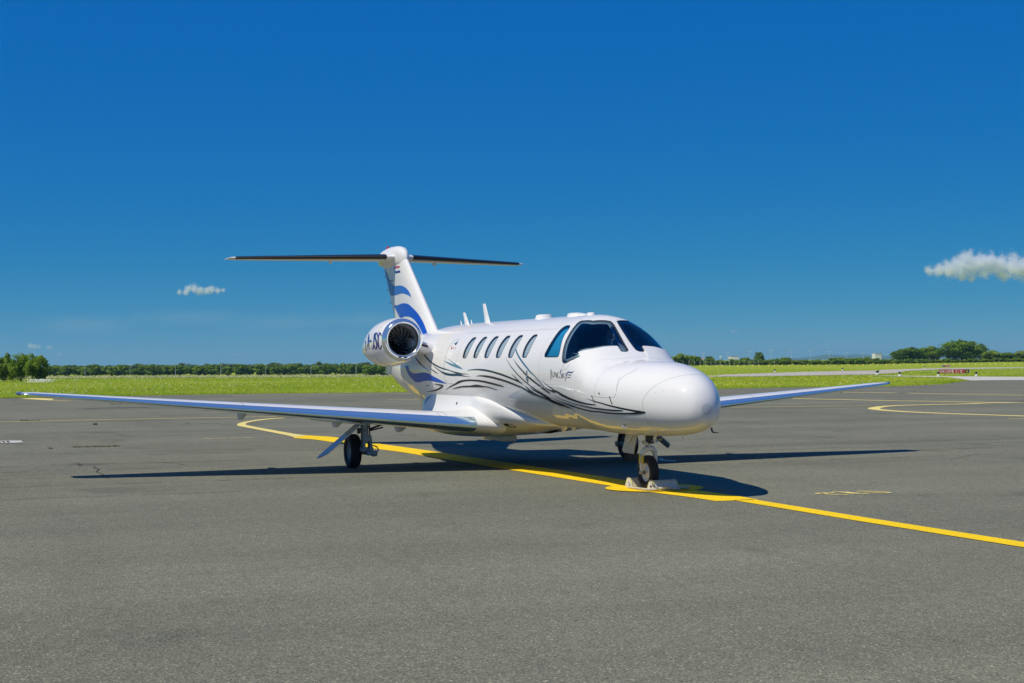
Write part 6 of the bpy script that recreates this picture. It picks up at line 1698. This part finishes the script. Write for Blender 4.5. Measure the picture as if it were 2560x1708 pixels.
bbox_part('wall', c, 0, zt*.36, w, 6, zt*.72, bw, b3)
mb = MB(); hw = w*.56; P = [Vector((-hw, -3.3, zt*.70)), Vector((hw, -3.3, zt*.70)), Vector((hw, 3.3, zt*.70)), Vector((-hw, 3.3, zt*.70)), Vector((-hw, 0, zt)), Vector((hw, 0, zt))]
mb.add([c+RZ @ p for p in P], [(0, 1, 5, 4), (2, 3, 4, 5), (0, 4, 3), (1, 2, 5), (3, 2, 1, 0)]); mb.build('roof', bred, b3, False)
c, w, zt, zb = far_box(1998, 900, 26, 899.5, 905, 0)
b4 = empty('long_shed', (c.x, c.y, 0)); tag(b4, 'long low dark shed in front of the blue hills', 'shed')
bbox_part('wall', c, 0, zt*.4, w, 7, zt*.8, simple('dark_shed_wall', (.07, .085, .10), .7), b4)
mb = MB(); hw = w*.51; P = [Vector((-hw, -3.8, zt*.78)), Vector((hw, -3.8, zt*.78)), Vector((hw, 3.8, zt*.78)), Vector((-hw, 3.8, zt*.78)), Vector((-hw, 0, zt)), Vector((hw, 0, zt))]
mb.add([c+RZ @ p for p in P], [(0, 1, 5, 4), (2, 3, 4, 5), (0, 4, 3), (1, 2, 5), (3, 2, 1, 0)]); mb.build('roof', simple('dark_shed_roof', (.10, .12, .14), .7), b4, False)
# pale hall above the left hedge
c, w, zt, zb = far_box(478, 700, 13, 914, 922, 0)
b5 = empty('blue_hall', (c.x, c.y, c.z)); tag(b5, 'small teal roofed hall peeping over the far left hedge', 'building')
bbox_part('wall', c, 0, -1.0+.2, w, 6, zt+2.0, simple('teal_cladding', (.10, .26, .30), .6), b5); bbox_part('roof', c, 0, zt+.3, w*1.05, 6.4, .2, simple('teal_roof', (.16, .34, .38), .6), b5)

# ------------------------------------------------------------------ blue hills and the air between
MH = simple('wooded_hillside', (.045, .075, .035), .9, var=.3, scale=.004)
def ridge(px0, px1, D, prof, label):
    V = []; F = []; n = 60
    for i in range(n+1):
        t = i/n; px = px0+(px1-px0)*t; S = FPX/D; hz = 902.53+(1280-px)*math.tan(-ROLL)
        k = t*(len(prof)-1); a = int(min(k, len(prof)-2)); u = k-a; u = u*u*(3-2*u); y = prof[a]*(1-u)+prof[a+1]*u
        h = max(1.0, CAM_POS[2]+(hz-y)/S)*(1+.03*math.sin(i*1.7)+.02*math.sin(i*.61))
        L = (px-1280)/FPX*D; p = C2+f2*D+r2v*L
        for q, hh in ((-1, 0), (-.55, .45), (-.2, .86), (0, 1), (.5, .6), (1.2, 0)):
            pp = p+f2*(q*900); V.append((pp.x, pp.y, h*hh-.04))
    for i in range(n):
        for k in range(5): F.append((i*6+k, i*6+k+1, (i+1)*6+k+1, (i+1)*6+k))
    return mesh_obj('hill', V, F, MH, None, True)
tag(ridge(1930, 2290, 9000, [902, 898, 896, 891, 887, 889, 886, 888, 892, 898, 901], ''), 'low blue wooded hills on the right horizon', None, kind='structure')
tag(ridge(2380, 2800, 9500, [899, 893, 885, 881, 876.5, 877, 875, 877, 880], ''), 'low blue wooded hills at the right edge', None, kind='structure')
def haze_box():
    c = C2+f2*5600; hx, hy = 7000, 6200
    V = [c+f2*(sx*hx)+r2v*(sy*hy) for sx in (-1, 1) for sy in (-1, 1)]
    P = [(v.x, v.y, z) for v in V for z in (-62.0, 62.0)]
    F = [(0, 1, 3, 2), (4, 6, 7, 5), (0, 4, 5, 1), (2, 3, 7, 6), (0, 2, 6, 4), (1, 5, 7, 3)]
    m, nt, out = new_mat('thin_haze')
    v = N(nt, 'ShaderNodeVolumePrincipled'); v.inputs['Color'].default_value = (.30, .58, 1, 1); v.inputs['Density'].default_value = .00010; v.inputs['Anisotropy'].default_value = .2
    nt.links.new(v.outputs['Volume'], out.inputs['Volume'])
    o = mesh_obj('haze', P, F, m, None, False)
    bm = bmesh.new(); bm.from_mesh(o.data); bmesh.ops.recalc_face_normals(bm, faces=bm.faces[:]); bm.to_mesh(o.data); bm.free()
    tag(o, 'thin blue haze over the plain', None, kind='stuff')
if HAZE: haze_box()

# ------------------------------------------------------------------ clouds
def cloud(pxc, pyc, D, puffs, dens, amp, label, flat=1.0, fray=15):
    """a bank of vapour: soft overlapping puffs (offsets and radii in pixels of the 2560 frame, at true distance) frayed by noise"""
    S = FPX/D
    base = Vector(CAM_POS)+fwd*D+rgt*((pxc-1280)/FPX*D)+upv*((854-pyc)/FPX*D)
    x0 = min(p[0]-p[2]*1.7 for p in puffs)/S; x1 = max(p[0]+p[2]*1.5 for p in puffs)/S
    z0 = -max(p[1]+p[2]*1.5 for p in puffs)/S; z1 = -min(p[1]-p[2]*1.5 for p in puffs)/S; yd = 1.5*max(p[2] for p in puffs)/S
    x0, x1 = x0*flat, x1*flat
    V = [(x, y, z) for x in (x0, x1) for y in (-yd, yd) for z in (z0, z1)]
    F = [(0, 1, 3, 2), (4, 6, 7, 5), (0, 4, 5, 1), (2, 3, 7, 6), (0, 2, 6, 4), (1, 5, 7, 3)]
    m, nt, out = new_mat('cloud_vapour')
    o = mesh_obj('cloud', V, F, m, None, False); o.location = base; o.rotation_euler = (0, 0, math.atan2(r2v.y, r2v.x))
    bm = bmesh.new(); bm.from_mesh(o.data); bmesh.ops.recalc_face_normals(bm, faces=bm.faces[:]); bm.to_mesh(o.data); bm.free()
    tc = N(nt, 'ShaderNodeTexCoord'); last = None
    sq = N(nt, 'ShaderNodeVectorMath'); sq.operation = 'MULTIPLY'; sq.inputs[1].default_value = (1/flat, 1, 1); nt.links.new(tc.outputs['Object'], sq.inputs[0])
    for k, (dx, dy, r) in enumerate(puffs):
        d = N(nt, 'ShaderNodeVectorMath'); d.operation = 'DISTANCE'; d.inputs[1].default_value = (dx/S, ((k*37) % 11-5)/11*r*.5/S, -dy/S)
        nt.links.new(sq.outputs['Vector'], d.inputs[0])
        q = N(nt, 'ShaderNodeMath'); q.operation = 'MULTIPLY_ADD'; q.inputs[1].default_value = -S/r; q.inputs[2].default_value = 1.0
        nt.links.new(d.outputs['Value'], q.inputs[0])
        if last is None: last = q.outputs[0]
        else:
            mx = N(nt, 'ShaderNodeMath'); mx.operation = 'SMOOTH_MAX'; mx.inputs[2].default_value = .55
            nt.links.new(last, mx.inputs[0]); nt.links.new(q.outputs[0], mx.inputs[1]); last = mx.outputs[0]
    n1 = noise_node(nt, S/fray, 6, .62, stretch=(1/flat**.7, 1, 1)); n2 = noise_node(nt, S/5, 4, .6)
    ad = N(nt, 'ShaderNodeMath'); ad.operation = 'MULTIPLY_ADD'; ad.inputs[1].default_value = amp
    nt.links.new(n1.outputs['Fac'], ad.inputs[0]); nt.links.new(last, ad.inputs[2])
    a2 = N(nt, 'ShaderNodeMath'); a2.operation = 'MULTIPLY_ADD'; a2.inputs[1].default_value = amp*.4
    nt.links.new(n2.outputs['Fac'], a2.inputs[0]); nt.links.new(ad.outputs[0], a2.inputs[2])
    mr = N(nt, 'ShaderNodeMapRange'); mr.interpolation_type = 'SMOOTHSTEP'; mr.inputs['From Min'].default_value = .22+amp*.70; mr.inputs['From Max'].default_value = 1.0+amp*.70; mr.inputs['To Max'].default_value = dens*S
    nt.links.new(a2.outputs[0], mr.inputs['Value'])
    v = N(nt, 'ShaderNodeVolumePrincipled'); v.inputs['Color'].default_value = (.93, .955, 1.0, 1); v.inputs['Anisotropy'].default_value = .2
    nt.links.new(mr.outputs['Result'], v.inputs['Density']); nt.links.new(v.outputs['Volume'], out.inputs['Volume'])
    tag(o, label, 'cloud', 'small clouds low in the sky')
    return o
sc.cycles.volume_step_rate = .35
if CLOUDS:
    DC = 14500
    cloud(2440, 664, DC, [(-118, 12, 20), (-92, 12, 26), (-64, 8, 32), (-36, 0, 38), (-22, -20, 27), (0, -4, 40), (24, -8, 36), (46, -4, 34), (66, 6, 34), (92, 2, 42), (124, 8, 44), (160, 14, 50), (-70, 20, 18), (-30, 22, 22), (20, 20, 22), (70, 24, 20), (-10, 34, 12)], .13, 2.0, 'largest white cumulus cloud at the right edge of the sky', 1.0, 20)
    cloud(500, 724, DC, [(-50, 6, 11), (-34, 6, 14), (-28, -3, 13), (-14, -3, 18), (0, 3, 17), (16, 4, 15), (30, 1, 15), (44, 4, 12), (58, 2, 10)], .16, 1.5, 'small flat white cloud left of the tail', 1.0, 14)
    cloud(83, 864, DC, [(-7, 0, 12), (4, 3, 11), (14, 4, 8)], .12, 1.2, 'tiny white cloud above the left hedge, the larger of two', 1.0, 10)
    cloud(124, 868, DC, [(-2, 0, 10), (5, 1, 8)], .08, 1.2, 'tiny faint cloud above the left hedge, the smaller of two', 1.0, 10)
    cloud(148, 886, DC, [(0, 0, 10), (3, 4, 7)], .04, 1.2, 'barely visible wisp of cloud just above the left tree line', 1.0, 10)
    cloud(595, 886, DC, [(-8, 0, 7), (2, 0, 8), (10, 0, 6)], .05, 1.2, 'tiny thin cloud above the left hedge, near the tail', 1.0, 10)
    cloud(1836, 828, DC, [(-5, 0, 8), (4, 1, 7)], .045, 1.2, 'faint cloud scrap right of the cockpit', 1.0, 10)
    cloud(330, 800, 17000, [(-22, 10, 44), (22, -4, 40), (60, 8, 42), (100, 2, 40)], .0030, 1.0, 'faint veil of thin cloud low over the left of the sky', 6.0, 40)
